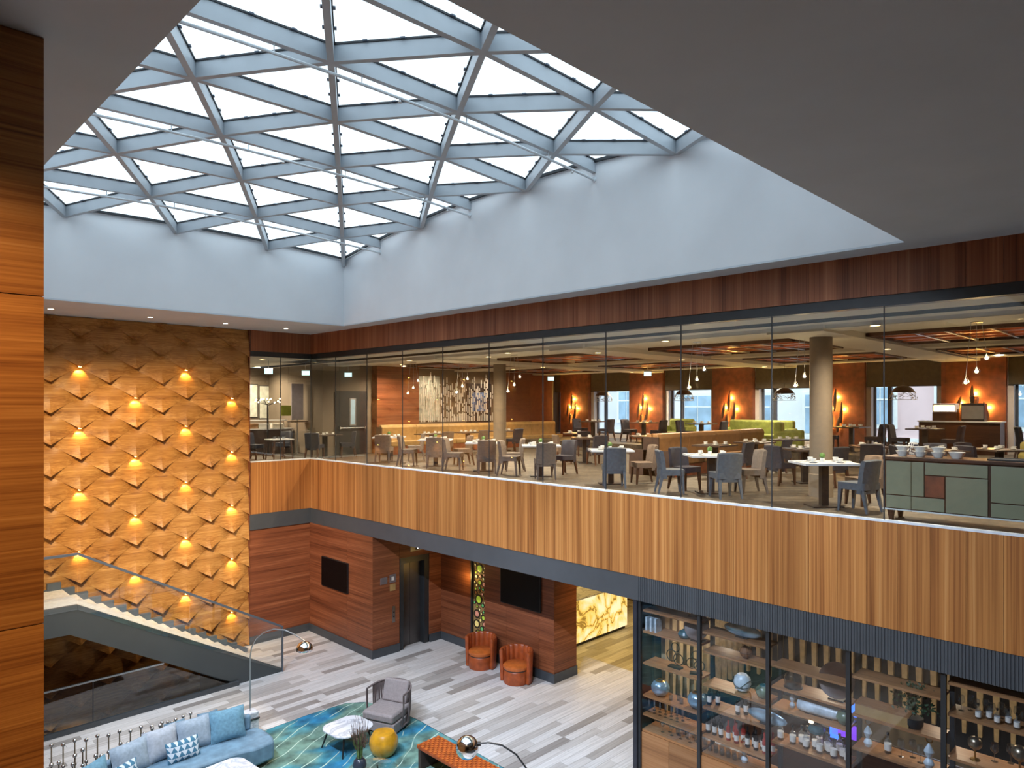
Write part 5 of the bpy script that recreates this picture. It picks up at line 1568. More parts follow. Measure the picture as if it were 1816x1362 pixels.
def table(kind, x, y, rot, phrase, chairs, z=ZR, cups=4, posy=True, group='dining tables'):
    """chairs: list of (angle of the chair seen from the table centre, style, extra words)"""
    t = thing('dining_table', '%s table %s' % ('pale topped' if kind == 'pale' else 'dark topped', phrase), 'table', (x, y, z), R(rot), group)
    for n, me in TB[kind]: obj(n, me, t)
    M_ = Matrix.Translation((x, y, z + 0.75)) @ Matrix.Rotation(R(rot), 4, 'Z')
    spots = [(-0.24, -0.15), (0.2, -0.17), (-0.16, 0.16), (0.26, 0.13), (0.02, -0.05)]
    for k in range(cups):
        p = M_ @ Vector((spots[k][0], spots[k][1], 0))
        put('cup', p, 'white cup on the table %s' % phrase, 'cups on the table %s' % phrase, random.uniform(0, 6))
    if posy: put('posy', M_ @ Vector((-0.01, 0.03, 0)), 'small green posy on the table %s' % phrase, 'table posies')
    if kind == 'pale':
        for k, sx in enumerate((-1, 1)):
            put('napkin', M_ @ Vector((sx * 0.38, 0.0, 0)), 'folded napkin on the table %s' % phrase, 'napkins on the table %s' % phrase, R(rot))
    for (ang, dist, style, words) in chairs:
        a = R(ang)
        chair(style, x + dist * math.cos(a), y + dist * math.sin(a), ang + 180, '%s chair %s, table %s' % (CHN[style], words, phrase), z)
    return t
F0, L0, R0, B0 = 180 + FA, 90 + FA, -90 + FA, FA    # towards viewer, picture left, picture right, away
ro = FA - 90
row1 = [
    (12.1, 4.65, 'first by the glass from the sideboard', [(F0 + 32, 0.62, 'slate', 'backing the glass'), (R0 + 12, 0.8, 'brown', 'on the sideboard side')]),
    (12.35, 6.9, 'second by the glass from the sideboard', [(F0 + 8, 0.62, 'slate', 'backing the glass'), (L0 - 2, 0.78, 'slate', 'on the left'), (R0 + 4, 0.78, 'taupe', 'on the right'), (B0 + 30, 0.7, 'navy', 'on the far side')]),
    (12.24, 9.24, 'third by the glass from the sideboard', [(F0 - 2, 0.62, 'slate', 'backing the glass'), (R0 + 8, 0.74, 'brown', 'on the right')]),
    (12.4, 11.45, 'fourth by the glass from the sideboard', [(F0 + 6, 0.62, 'taupe', 'backing the glass'), (L0 - 14, 0.78, 'taupe', 'on the left'), (R0 + 40, 0.76, 'navy', 'on the right')]),
    (12.31, 13.4, 'fifth by the glass from the sideboard', [(F0 + 8, 0.62, 'taupe', 'backing the glass'), (L0 - 8, 0.8, 'taupe', 'on the left'), (R0 + 5, 0.8, 'taupe', 'on the right')]),
    (12.36, 15.45, 'sixth by the glass from the sideboard', [(F0 + 4, 0.62, 'taupe', 'backing the glass'), (L0 - 5, 0.8, 'taupe', 'on the left'), (R0 + 20, 0.8, 'brown', 'on the far right')]),
    (12.39, 17.75, 'seventh by the glass from the sideboard', [(F0 - 4, 0.6, 'taupe', 'backing the glass'), (R0 + 10, 0.8, 'taupe', 'on the right')]),
]
for x, y, ph, ch in row1: table('pale', x, y, ro, ph, ch)
row2 = [
    (15.45, 6.35, 45, 'just behind the front column', [(250, 0.72, 'navy', 'nearest the column'), (160, 0.72, 'navy', 'on the left')]),
    (15.5, 8.55, 0, 'leftmost before the tan banquette', [(270, 0.66, 'navy', 'facing the banquette')]),
    (17.5, 8.5, 0, 'midway along the tan banquette', [(270, 0.66, 'navy', 'facing the banquette')]),
    (19.4, 8.45, 0, 'rightmost before the tan banquette', [(270, 0.66, 'navy', 'facing the banquette')]),
    (17.6, 5.7, 30, 'between the column and the zigzag chairs', [(200, 0.7, 'navy', 'on the left'), (300, 0.7, 'zigzag', 'on the right')]),
    (17.2, 4.15, 45, 'behind the left end of the sideboard', [(20, 0.7, 'navy', 'on the far side'), (130, 0.72, 'navy', 'on the left')]),
    (18.4, 3.3, 45, 'behind the stacked bowls', [(60, 0.7, 'navy', 'on the far side'), (150, 0.72, 'navy', 'on the left')]),
    (14.7, 18.6, 0, 'leftmost before the gold banquette', [(270, 0.66, 'brown', 'facing the banquette')]),
    (16.5, 18.8, 0, 'second before the gold banquette', [(270, 0.66, 'brown', 'facing the banquette')]),
    (18.3, 18.9, 0, 'third before the gold banquette', [(270, 0.66, 'navy', 'facing the banquette')]),
    (16.2, 13.2, 45, 'beside the tan column', [(250, 0.7, 'navy', 'on the near side'), (150, 0.7, 'brown', 'on the left')]),
    (18.6, 15.6, 45, 'left of the middle of the room', [(240, 0.7, 'navy', 'on the near side')]),
    (18.4, 12.6, 45, 'near the end of the tan banquette', [(240, 0.7, 'navy', 'on the near side'), (330, 0.7, 'navy', 'on the right')]),
    (11.75, 20.45, 20, 'in the side room behind the glazed corner', [(215, 0.72, 'navy', 'on the near side'), (335, 0.72, 'navy', 'on the right')]),
]
for x, y, r_, ph, ch in row2: table('dark' if y < 21 else 'pale', x, y, r_, ph, ch, posy=False)
# raised window zone
pf = struct(MB().box(20.4, XW - 0.25, -4, 20.3, ZR, 0.2).build('floor_platform', 'restaurant_floor'), 'raised floor strip along the restaurant windows', 'floor')
row3 = [(21.9, 17.4), (21.9, 15.0), (21.9, 12.6), (21.9, 7.6), (21.7, 5.6), (21.6, 2.6)]
for k, (x, y) in enumerate(row3):
    ph = '%s by the windows from the end wall' % ('first', 'second', 'third', 'fourth', 'fifth', 'sixth')[k]
    table('dark', x, y, 0, ph, [(90, 0.66, 'navy', 'on the left'), (270, 0.66, 'navy', 'on the right')], z=0.2, posy=False)

# banquettes
def banquette(label, x0, x1, yc, two, mat, z=ZR, top=1.02):
    t = thing('banquette', label, 'bench', ((x0 + x1) / 2, yc, z))
    h = (x1 - x0) / 2
    n = max(2, round((x1 - x0) / 1.4)); w = 2 * h / n
    for s in ((-1, 1) if two else (-1,)):
        for k in range(n):
            a = -h + w * k
            MB().box(a + 0.006, a + w - 0.006, min(s * 0.12, s * 0.62), max(s * 0.12, s * 0.62), 0.28, 0.46).build('seat', mat, t, True, bevel=0.03)
            pts = [(s * 0.02, 0.44), (s * 0.2, 0.44), (s * 0.17, 0.7), (s * 0.2, top - 0.1), (s * 0.14, top - 0.01), (s * 0.02, top)]
            m = len(pts)
            vs = [(a + 0.006, p[0], p[1]) for p in pts] + [(a + w - 0.006, p[0], p[1]) for p in pts]
            fs = [tuple(range(m)), tuple(range(2 * m - 1, m - 1, -1))] + [(i, m + i, m + (i + 1) % m, (i + 1) % m) for i in range(m)]
            MB().add(vs, fs).build('backrest', mat, t, True, bevel=0.02)
    MB().box(-h, h, -0.6, 0.6 if two else 0.1, 0, 0.28).build('plinth', 'pillar_rust', t)
    MB().prism_y([(-0.04, 0.0), (0.0, 0.0), (0.0, 0.94), (-0.04, 0.94)], -0.22, 0.22 if two else 0.1).xform(Matrix.Translation((-h, 0, 0))).build('end_panel', 'leather_umber', t)
    MB().box(-h - 0.04, -h, -0.64, 0.64 if two else 0.1, 0.0, 0.62).build('end_panel', 'leather_umber', t)
    return t
banquette('tan leather double banquette in the middle of the restaurant', 14.35, 20.0, 9.6, True, 'leather_tan')
banquette('gold leather banquette along the end wall', 13.9, 23.0, 20.55, False, 'leather_gold')
# green sofas and olive armchair by the windows
def small_sofa(label, x, y, rz, w, mat, z=0.2, name='lounge_sofa', cat='sofa'):
    t = thing(name, label, cat, (x, y, z), rz)
    MB().box(-w, w, -0.3, 0.35, 0.12, 0.42).build('seat', mat, t, True, bevel=0.05)
    MB().box(-w, w, -0.45, -0.22, 0.12, 0.88).build('backrest', mat, t, True, bevel=0.07)
    for s in (-1, 1):
        MB().box(s * w - 0.08, s * w + 0.08, -0.42, 0.35, 0.12, 0.62).build('armrest', mat, t, True, bevel=0.05)
        for yy in (-0.35, 0.28): MB().taper((s * (w - .05), yy, 0), (.015, .015), (s * (w - .05), yy, 0.12), (.025, .025)).build('leg', 'leg_walnut', t)
small_sofa('long green sofa by the windows behind the tan banquette', 22.6, 10.9, R(90), 1.15, 'cloth_green')
small_sofa('green sofa with loose cushions right of the front column', 20.9, 9.0, R(200), 0.6, 'cloth_green')
small_sofa('short green sofa behind the middle of the room', 22.6, 14.0, R(90), 0.5, 'cloth_green')
small_sofa('olive yellow armchair at the right edge of the restaurant', 19.7, 2.55, R(150), 0.4, 'cloth_olive', ZR, 'lounge_armchair', 'armchair')

# sideboard behind the glass
t = thing('sideboard', 'sage green sideboard with brown inset panels right behind the glass', 'sideboard', (11.65, 2.2, ZR))
L1, L2 = 1.30, -2.6        # local y from the left end to the right end
MB().box(-0.3, 0.3, L2, L1, 0.90, 0.95).build('top', 'wood_dark', t, bevel=0.006)
MB().box(-0.27, 0.3, L2, L1 - 0.005, 0.16, 0.90).build('carcass', 'wood_dark', t)
MB().box(-0.285, -0.27, L2, L1, 0.155, 0.175).build('lower_edge', 'pipe_white', t)
def sbpanel(y0, y1, z0, z1, mat='sideboard_sage', name='door_panel'):
    MB().box(-0.288, -0.27, y1 + 0.008, y0 - 0.008, z0 + 0.008, z1 - 0.008).build(name, mat, t, bevel=0.003)
y = L1 - 0.04
for q in range(2):
    sbpanel(y, y - 0.52, 0.38, 0.89); sbpanel(y, y - 0.78, 0.18, 0.38)
    sbpanel(y - 0.52, y - 1.3, 0.70, 0.89)
    sbpanel(y - 0.52, y - 0.78, 0.38, 0.70, 'pillar_rust', 'inset_panel')
    sbpanel(y - 0.78, y - 1.3, 0.18, 0.70)
    y -= 1.32
for yy in (L1 - 0.1, -0.7, L2 + 0.1):
    for xx in (-0.22, 0.22): MB().taper((xx, yy, 0), (0.025, 0.025), (xx, yy, 0.16), (0.045, 0.045)).build('leg', 'wood_dark', t)
make('bowl', 'soup_bowl', 'bowl', [('bowl', MB().lathe([(0.05, 0), (0.055, 0.01), (0.088, 0.07), (0.084, 0.07), (0.05, 0.015)], 18), 'ceramic_white', None), ('foot', MB().lathe([(0.045, -0.004), (0.045, 0.004)], 14), 'ceramic_white', None)])
sbz = ZR + 0.955
for c_ in range(3):
    yy = 3.28 - 0.235 * c_
    for lv in range(2 if c_ < 3 else 1):
        put('bowl', (11.55, yy, sbz + 0.072 * lv), '%s white bowl of the %s stack on the sideboard' % (('lower', 'upper')[lv], ('left', 'middle', 'right')[c_]), 'white bowls on the sideboard', 0, 1.1)
put('bowl', (11.55, 3.28 - 0.235 * 3, sbz), 'single low white bowl right of the stacks on the sideboard', 'white bowls on the sideboard', 0, 1.25)
for k, (yy, lab) in enumerate(((1.9, 'dark tray lying on the sideboard'), (1.35, 'pale tray at the right end of the sideboard'))):
    t = thing('serving_tray', lab, 'tray', (11.6, yy, sbz))
    MB().prism(rounded(0.16, 0.3, 0.04), 0, 0.012).build('plate', 'black_metal' if k == 0 else 'ceramic_white', t)
    MB().tube([(x, y, 0.016) for x, y in rounded(0.155, 0.295, 0.04) + rounded(0.155, 0.295, 0.04)[:1]], 0.008, 5).build('rim', 'black_metal' if k == 0 else 'ceramic_white', t, True)

# coffee station under the nearest sconce
t = thing('coffee_station', 'dark coffee machine station under the near wall sconce', 'counter', (23.3, 5.1, 0.2))
MB().box(-0.3, 0.3, -1.0, 1.0, 0, 0.9).build('cabinet', 'wood_dark', t)
MB().box(-0.33, 0.33, -1.03, 1.03, 0.9, 0.94).build('top', 'tabletop_pale', t)
t = thing('coffee_machine', 'black and steel coffee machine on the station', 'machine', (23.2, 4.75, 1.14))
MB().box(-0.2, 0.2, -0.28, 0.28, 0, 0.5).build('body', 'black_metal', t, bevel=0.02)
MB().box(-0.21, -0.2, -0.26, 0.26, 0.06, 0.44).build('front', 'steel_brushed', t)
MB().lathe([(0.1, 0.5), (0.12, 0.68), (0.12, 0.7)], 14).build('hopper', 'glass_smoked', t, True)
t = thing('cup_cabinet', 'small lit cup cabinet beside the coffee machine', 'cabinet', (23.2, 5.45, 1.14))
MB().box(-0.18, 0.18, -0.3, 0.3, 0, 0.24).build('body', 'wood_dark', t)
MB().box(-0.18, 0.18, -0.3, 0.3, 0.24, 0.50).build('display', 'lilac_paper', t, bevel=0.02)
MB().box(-0.185, -0.18, -0.26, 0.26, 0.28, 0.44).build('light_strip', 'lamp_warm', t)

# sconces on the pillars
def sconce(yp, label, near):
    t = thing('wall_sconce', label, 'sconce', (XW - 0.25, yp, 1.2), 0, 'feather wall sconces')
    spec = [(0.08, 0.55, 0.75, 4), (-0.12, 0.15, 0.7, 2), (0.3, 0.2, 0.6, 8)] if not near else [(0.0, 0.62, 0.7, 0), (0.36, 0.35, 0.62, 16), (-0.34, 0.22, 0.55, -12)]
    if not near: spec.append((-0.02, -0.25, 0.5, 6)); spec.append((0.18, -0.2, 0.55, 5))
    for (dy, dz, L, tilt) in spec:
        mb = MB()
        n = 8
        vs = []; fs = []
        for k in range(n + 1):
            f = k / n
            w = 0.05 * math.sin(math.pi * min(1, 0.12 + 0.86 * f)) ** 0.7 + 0.006
            z = L * f - L / 2
            vs += [(-0.08, -w, z), (-0.10, 0, z), (-0.08, w, z), (-0.07, 0, z)]
        for k in range(n):
            for q in range(4): fs.append((4 * k + q, 4 * k + (q + 1) % 4, 4 * k + 4 + (q + 1) % 4, 4 * k + 4 + q))
        fs += [(3, 2, 1, 0), (4 * n, 4 * n + 1, 4 * n + 2, 4 * n + 3)]
        mb.add(vs, fs).xform(Matrix.Translation((0, dy, dz)) @ Matrix.Rotation(R(tilt), 4, 'X'))
        p = mb.build('blade', 'leg_walnut', t, True)
        MB().box(-0.066, -0.056, -0.02, 0.02, -L * 0.3, L * 0.36).xform(Matrix.Translation((0, dy, dz)) @ Matrix.Rotation(R(tilt), 4, 'X')).build('light_strip', 'lamp_gold', p)
        MB().tube([(-0.07, dy, dz), (0, dy, dz)], 0.012, 6).build('bracket', 'black_metal', p)
        if dz > 0: lamp('sconce_light', 'POINT', (-0.05, dy - 0.06, dz + 0.1), 22, (255, 196, 104), t, 0.03)
names = ['beside the right edge beyond the coffee station', 'beyond the right edge of the view', 'above the coffee station', 'between the front column and the pink house', 'on the third pillar from the end wall', 'on the second pillar from the end wall', 'on the pillar nearest the end wall']
for i, yp in enumerate(PY):
    if yp > 0.5: sconce(yp, 'feather shaped gold lit sconce %s' % names[i], abs(yp - 4.9) < 0.1)

# pendants: clusters of three small bulbs
pc = [(13.6, 18.15, 'over the seventh table by the glass'), (13.6, 15.74, 'over the sixth table by the glass'), (13.6, 13.56, 'beside the tan column'), (13.6, 7.93, 'over the third table by the glass'), (13.5, 5.55, 'in front of the front column'), (13.6, 2.75, 'over the sideboard')]
for i, (x, y, w) in enumerate(pc):
    t = thing('pendant_cluster', 'cluster of three small glass bulb pendants %s' % w, 'pendant', (x, y, ZRC), 0, 'bulb pendant clusters')
    MB().lathe([(0.09, -0.02), (0.09, 0)], 14).build('canopy', 'steel_brushed', t)
    for k, (dx, dy, dz) in enumerate(((-0.12, 0.13, -1.02), (0.0, 0.0, -0.84), (0.1, -0.12, -0.62))):
        MB().tube([(dx * .5, dy * .5, -0.02), (dx, dy, dz + 0.1)], 0.004, 5).build('cord', 'steel_brushed', t)
        b = MB().lathe([(0.012, 0.1), (0.03, 0.07), (0.05, 0.03), (0.052, -0.005), (0.04, -0.02)], 12, (dx, dy, dz)).build('glass_shade', 'glass_ware', t, True)
        MB().sphere((dx, dy, dz + 0.012), 0.026, 8, 6).build('bulb', 'lamp_bulb', b, True)
    lamp('pendant_light', 'POINT', (0, 0, -0.95), 6, (255, 214, 150), t, 0.06)
# dome pendants near the windows
for i, (y, w) in enumerate(((16.2, 'before the second window from the end wall'), (12.75, 'before the third window from the end wall'), (9.25, 'left of the front column'), (5.95, 'before the window with the pink house'))):
    t = thing('dome_pendant', 'dark dome pendant lamp with a lace rim, %s' % w, 'pendant', (21, y, ZRC), 0, 'dome pendants by the windows')
    MB().tube([(0, 0, 0), (0, 0, -0.85)], 0.005, 6).build('cord', 'black_metal', t)
    prof = [(0.02, -0.85), (0.12, -0.87), (0.22, -0.93), (0.29, -1.03)]
    MB().lathe(prof + [(r - 0.008, z - 0.004) for r, z in prof[::-1]], 28).build('dome', 'pendant_dark', t, True)
    mb = MB(); rr = random.Random(i)
    for k in range(64):
        a = rr.uniform(0, 6.28); z0 = rr.uniform(-1.22, -1.05); r0 = 0.29 + (-1.03 - z0) * 0.22
        a1 = a + rr.uniform(0.1, 0.25) * rr.choice((-1, 1)); z1 = max(-1.24, min(-1.02, z0 + rr.uniform(-.05, .05)))
        mb.tube([(r0 * math.cos(a), r0 * math.sin(a), z0), (r0 * math.cos((a + a1) / 2), r0 * math.sin((a + a1) / 2), (z0 + z1) / 2 + .01), (r0 * math.cos(a1), r0 * math.sin(a1), z1)], 0.009, 4)
    mb.tube([(0.335 * math.cos(k * .2618), 0.335 * math.sin(k * .2618), -1.24) for k in range(25)], 0.006, 5)
    tag(mb.build('lace_rim', 'pendant_lace', t, True), kind='stuff')
# copper ceiling grids
cp = [(15.6, 2.9), (15.6, 7.85), (15.6, 13.15), (15.6, 18.0), (20.4, 2.9), (20.4, 7.85), (20.4, 13.15), (20.4, 18.0)]
cw = ['over the sideboard', 'over the tan banquette tables', 'in the middle of the front row', 'over the end of the front row', 'near the coffee station', 'before the front column window', 'before the middle windows', 'near the end wall windows']
for i, (x, y) in enumerate(cp):
    t = thing('copper_ceiling_panel', 'copper coffer panel with crossing bars on the ceiling, %s' % cw[i], 'ceiling panel', (x, y, ZRC), 0, 'copper ceiling panels')
    MB().box(-1.3, 1.3, -1.75, 1.75, -0.02, 0).build('sheet', 'copper', t)
    for (a, b, c, d) in ((-1.34, 1.34, -1.79, -1.72), (-1.34, 1.34, 1.72, 1.79), (-1.34, -1.27, -1.79, 1.79), (1.27, 1.34, -1.79, 1.79)):
        MB().box(a, b, c, d, -0.07, 0).build('frame_bar', 'leg_walnut', t)
    for q in (-0.9, -0.2, 0.5, 1.0): MB().box(-1.27, 1.27, q - 0.025, q + 0.025, -0.06, -0.02).build('grid_bar', 'steel_brushed', t)
    for q in (-0.6, 0.1, 0.7): MB().box(q - 0.025, q + 0.025, -1.72, 1.72, -0.05, -0.02).build('grid_bar', 'copper', t)
# restaurant downlights
dl = [(9.2, 24.3), (11.2, 24.2), (16.5, 20.3), (19.2, 20.3), (12.3, 3.9), (12.3, 7.9), (13.4, 10.5), (12.3, 12.5), (13.6, 14.6), (12.3, 16.6), (17.2, 5.2), (17.2, 10.5), (17.2, 15.8), (18.2, 18.2), (22.3, 4.0), (22.3, 10.5), (22.3, 15.8), (14.2, 19.6), (9.6, 20.4), (10.4, 23.2), (8.0, 22.6), (13.9, 1.4)]  # the two leftmost side room lamps are unseen, added to light that room
dw = ['added at the back left of the side room', 'at the back right of the side room', 'before the pale wall print', 'before the dark wall print', 'over the first table by the glass', 'between the second and third tables by the glass', 'at the near end of the middle beam', 'between the fourth and fifth tables by the glass',
      'between the fifth and sixth tables, farther in', 'between the sixth and seventh tables by the glass', 'on the beam behind the front column', 'on the beam above the tan banquette', 'on the beam behind the tan column', 'over the gold banquette tables', 'near the coffee station', 'above the long green sofa',
      'before the first restaurant windows', 'beside the wood clad block', 'just behind the glazed corner', 'over the buffet counter', 'added at the far left of the side room', 'behind the sideboard bowls']
for i, (x, y) in enumerate(dl):
    z = ZRC
    if any(abs(y - yb) < 0.5 for yb in (5.2, 10.5, 15.8)) and x > 12.2: z = ZRC - 0.11
    elif any(abs(x - xb) < 0.3 for xb in (12.6, 18.2, 22.6)) and y < 21.2: z = ZRC - 0.07
    downlight(x, y, z, 'restaurant ceiling downlight %s' % dw[i], 'restaurant downlights', 0.075, 'lamp_warm', 90 if i in (2, 3) else (220 if y > 20 else 430), (255, 230, 196), 160)
# exit signs
for i, (x, y, w) in enumerate(((9.9, 20.6, 'behind the glazed corner'), (11.2, 20.7, 'just right of the glazed corner'), (12.9, 20.9, 'above the grey exit door'), (20.5, 18.4, 'before the first restaurant window'), (19.5, 13.2, 'between the second and third pillars'))):
    t = thing('exit_sign', 'glowing green white exit sign %s' % w, 'sign', (x, y, ZRC - 0.35), R(-45), 'exit signs')
    MB().box(-0.12, 0.12, -0.02, 0.02, -0.07, 0.07).build('lit_face', 'exit_glow', t)
    MB().box(-0.13, 0.13, -0.025, 0.025, 0.07, 0.11).build('housing', 'steel_brushed', t)
    MB().tube([(0, 0, 0.11), (0, 0, 0.35)], 0.008, 6).build('rod', 'steel_brushed', t)

# end wall: wood block, art, rod curtain
wbk = struct(MB().box(14.05, 15.9, 20.9, 21.2, ZR, ZRC).build('wall_wood_block', 'wood_lower_x'), 'orange wood clad block beside the grey exit door', 'wall')
for k in range(4):
    MB().box(14.05, 15.9, 20.87, 20.9, ZR + 0.775 * k + 0.004, ZR + 0.775 * (k + 1) - 0.004).build('board', 'wood_lower_x', wbk)
struct(MB().box(20.6, 23.6, 21.1, 21.2, ZR, ZRC).build('wall_rust_panel', 'paint_brown'), 'plain rust brown panel at the end of the gold banquette', 'wall')
def art(label, x, y, z, w, h, mat):
    t = thing('wall_art', label, 'artwork', (x, y, z), 0, 'pictures on the restaurant end wall')
    MB().box(-w / 2, w / 2, -0.03, 0, -h / 2, h / 2).build('print', mat, t)
    MB().box(-w / 2 - 0.02, w / 2 + 0.02, -0.02, 0, -h / 2 - 0.02, h / 2 + 0.02).build('frame', 'steel_dark', t)
art('large pale print left on the end wall behind the rod curtain', 16.55, 21.2, 1.85, 1.15, 1.7, 'art_print')
art('dark print with a blue picture behind the rod curtain', 19.2, 21.2, 1.65, 1.3, 1.6, 'art_dark')
MB().box(-0.42, 0.42, -0.05, -0.03, -0.3, 0.45).build('picture', 'art_blue', [q for q in bpy.data.objects if q.get('label', '').startswith('dark print')][0])
t = thing('rod_curtain', 'curtain of slim pale vertical rods before the end wall', 'screen', (18.2, 21.0, 0.95))
rr = random.Random(21)
for k in range(50):
    x = -2.1 + 4.4 * k / 49
    segs = []
    top = rr.uniform(1.3, 1.9)
    mb = MB(); z = 0.0
    while z < top:
        L = rr.uniform(0.12, 0.4)
        if rr.random() < 0.75: mb.box(x - 0.018, x + 0.018, -0.012, 0.012, z, min(top, z + L))
        z += L + rr.uniform(0.03, 0.1)
    if mb.v: tag(mb.build('rod', 'rod_white' if x < 2 else 'wicker', t), kind='stuff')
# exit door
t = thing('door_2', 'grey exit door with a narrow glazed pane and push bar', 'door', (13.2, 21.2, ZR)); t['kind'] = 'structure'
MB().box(-0.62, 0.62, -0.06, 0, 0, 2.2).build('door_leaf', 'steel_dark', t)
MB().box(-0.1, 0.16, -0.07, -0.06, 1.0, 1.95).build('pane_frame', 'steel_brushed', t)
MB().box(-0.06, 0.12, -0.075, -0.07, 1.04, 1.91).build('pane', 'window_blue', t)
MB().tube([(-0.5, -0.12, 0.92), (0.5, -0.12, 0.92)], 0.018, 8).build('push_bar', 'steel_brushed', t, True)
for s in (-0.5, 0.5): MB().box(s - 0.02, s + 0.02, -0.13, -0.06, 0.88, 0.98).build('bar_bracket', 'steel_brushed', t)
# side room: counters with boxes, poster stand, branch lamp, pictures
t = thing('buffet_counter', 'brown buffet counter in the side room behind the glazed corner', 'counter', (11.0, 23.5, ZR))
MB().box(-1.0, 1.0, -0.3, 0.3, 0, 0.86).build('body', 'leather_umber', t)
MB().box(-1.05, 1.05, -0.35, 0.35, 0.86, 0.9).build('top', 'tabletop_pale', t)
MB().box(-1.0, 1.0, 0.0, 0.25, 1.16, 1.19).build('shelf', 'tabletop_pale', t)
for s in (-0.9, 0.9): MB().box(s - .03, s + .03, 0.1, 0.16, 0.9, 1.16).build('shelf_post', 'steel_brushed', t)
for k, (x, w, m_) in enumerate(((-0.95, 0.2, 'ceramic_white'), (-0.45, 0.16, 'leather_tan'), (0.0, 0.2, 'ceramic_white'), (0.6, 0.22, 'paper_label'))):
    t = thing('display_box', ('white box at the left of the buffet counter', 'tan box on the buffet counter', 'white box in the middle of the buffet counter', 'cream box at the right of the buffet counter')[k], 'box', (11.0 + x * 0.85, 23.32, ZR + 0.9), 0, 'boxes on the buffet counter')
    MB().box(-w, w, -0.12, 0.12, 0, 0.16).build('body', m_, t)
    MB().box(-w - .006, w + .006, -0.126, 0.126, 0.12, 0.165).build('lid', m_, t)
t = thing('side_table', 'small table with glasses right behind the glazed corner', 'table', (10.3, 20.7, ZR))
MB().box(-0.35, 0.35, -0.3, 0.3, 0.62, 0.65).build('tabletop', 'tabletop_pale', t)
for sx in (-1, 1):
    for sy in (-1, 1): MB().taper((sx * .32, sy * .27, 0), (.014, .014), (sx * .27, sy * .22, .62), (.022, .022)).build('leg', 'leg_walnut', t)
for k in range(6): put('tumbler', (10.1 + 0.08 * k, 20.7 + 0.05 * (k % 2), ZR + 0.65), 'clear tumbler on the small table behind the glazed corner', 'tumblers on the side room table')
for k, (x, y, f) in enumerate(((9.75, 21.3, 300), (10.9, 21.7, 200))):
    chair('navy', x, y, f, ('dark navy upholstered chair at the left end of the side room', 'dark navy upholstered chair before the buffet counter')[k])
t = thing('poster_stand', 'slim steel stand with a lilac poster and lime sign in the side room', 'stand', (11.75, 22.3, ZR))
MB().tube([(0, 0, 0), (0, 0, 1.2)], 0.02, 8).build('pole', 'steel_brushed', t, True)
for a in (90, 210, 330): MB().tube([(0, 0, 0.1), (0.28 * math.cos(R(a)), 0.28 * math.sin(R(a)), 0.01)], 0.012, 6).build('leg', 'steel_brushed', t, True)
MB().box(-0.22, 0.22, -0.02, 0.0, 1.2, 2.45).build('poster', 'lilac_paper', t)
MB().box(-0.6, -0.24, -0.03, -0.01, 1.35, 1.7).build('sign', 'sign_lime', t)
MB().box(-0.3, 0.4, -0.15, 0.15, 1.12, 1.16).build('tray', 'black_metal', t)
for k, (x, z, w, h) in enumerate(((11.35, 1.75, 0.6, 1.2), (11.95, 1.7, 0.4, 1.2))):
    t = thing('wall_picture', ('pale picture on the side room wall behind the poster stand', 'pale picture on the side room wall nearest its corner')[k], 'artwork', (x, 25.2, z))
    MB().box(-w / 2, w / 2, -0.03, 0, -h / 2, h / 2).build('print', 'art_print', t)
    MB().box(-w / 2 - .03, w / 2 + .03, -0.02, 0, -h / 2 - .03, h / 2 + .03).build('frame', 'steel_dark', t)
t = thing('branch_lamp', 'dark candle branch lamp with many tiny bulbs in the side room', 'lamp', (10.9, 22.75, ZR))
MB().tube([(0, 0, 0), (0, 0, 1.75)], 0.03, 8).build('pole', 'black_metal', t, True)
MB().lathe([(0.2, 0), (0.2, 0.03), (0.03, 0.05)], 18).build('foot', 'black_metal', t, True)
rr = random.Random(6)
for k in range(16):
    a = k * 0.3927; r = rr.uniform(0.2, 0.5); z = 1.75 + rr.uniform(0.0, 0.22)
    b = MB().tube([(0, 0, 1.7), (r * math.cos(a), r * math.sin(a), z)], 0.006, 5).build('branch', 'black_metal', t, True)
    MB().sphere((r * math.cos(a), r * math.sin(a), z), 0.02, 6, 5).build('bulb', 'lamp_bulb', b)

# ================================================================== STREET OUTSIDE
struct(MB().box(XW + 0.4, 60, -30, 60, -6.0, -5.5).build('ground_street', 'street'), 'grey street outside the restaurant windows', 'ground')
def house(label, y0, y1, mat, wy, wz, big=False, x=35.0):
    t = thing('house', label, 'building', (x, (y0 + y1) / 2, -5.5), 0, 'houses across the street')
    h = (y1 - y0) / 2
    MB().box(0, 8, -h, h, 0, 16).build('wall', mat, t)
    for z in (5.4, 9.9): MB().box(-0.15, 0, -h, h, z, z + 0.18).build('cornice', 'facade_trim', t)
    y = -h + wy * 0.5
    while y < h - 0.6:
        for z in wz:
            w, hh = (0.8, 1.9) if big else (0.55, 1.7)
            f = MB(); f.box(-0.1, 0, y - w - .16, y + w + .16, z - .2, z + hh + .16); fo = f.build('window', 'facade_trim', t)
            MB().box(-0.14, -0.1, y - w, y - 0.04, z, z + hh).build('pane', 'window_blue', fo)
            MB().box(-0.14, -0.1, y + 0.04, y + w, z, z + hh).build('pane', 'window_blue', fo)
            MB().box(-0.16, -0.1, y - w, y + w, z + hh * .66, z + hh * .66 + .07).build('transom', 'facade_trim', fo)
        y += wy
house('pale pink house across the street at the right', -8, 11.6, 'facade_pink', 2.9, (1.6, 6.2, 10.8))
house('white house across the street in the middle', 11.8, 23.5, 'facade_white', 3.4, (1.4, 5.7, 10.8), True)
house('grey rendered house across the street at the left', 23.7, 44, 'facade_grey', 2.9, (1.6, 6.2, 10.8))
t = thing('street_tree', 'bare street tree outside the first restaurant window', 'tree', (30, 26.5, -5.5))
mb = MB(); rr = random.Random(8)
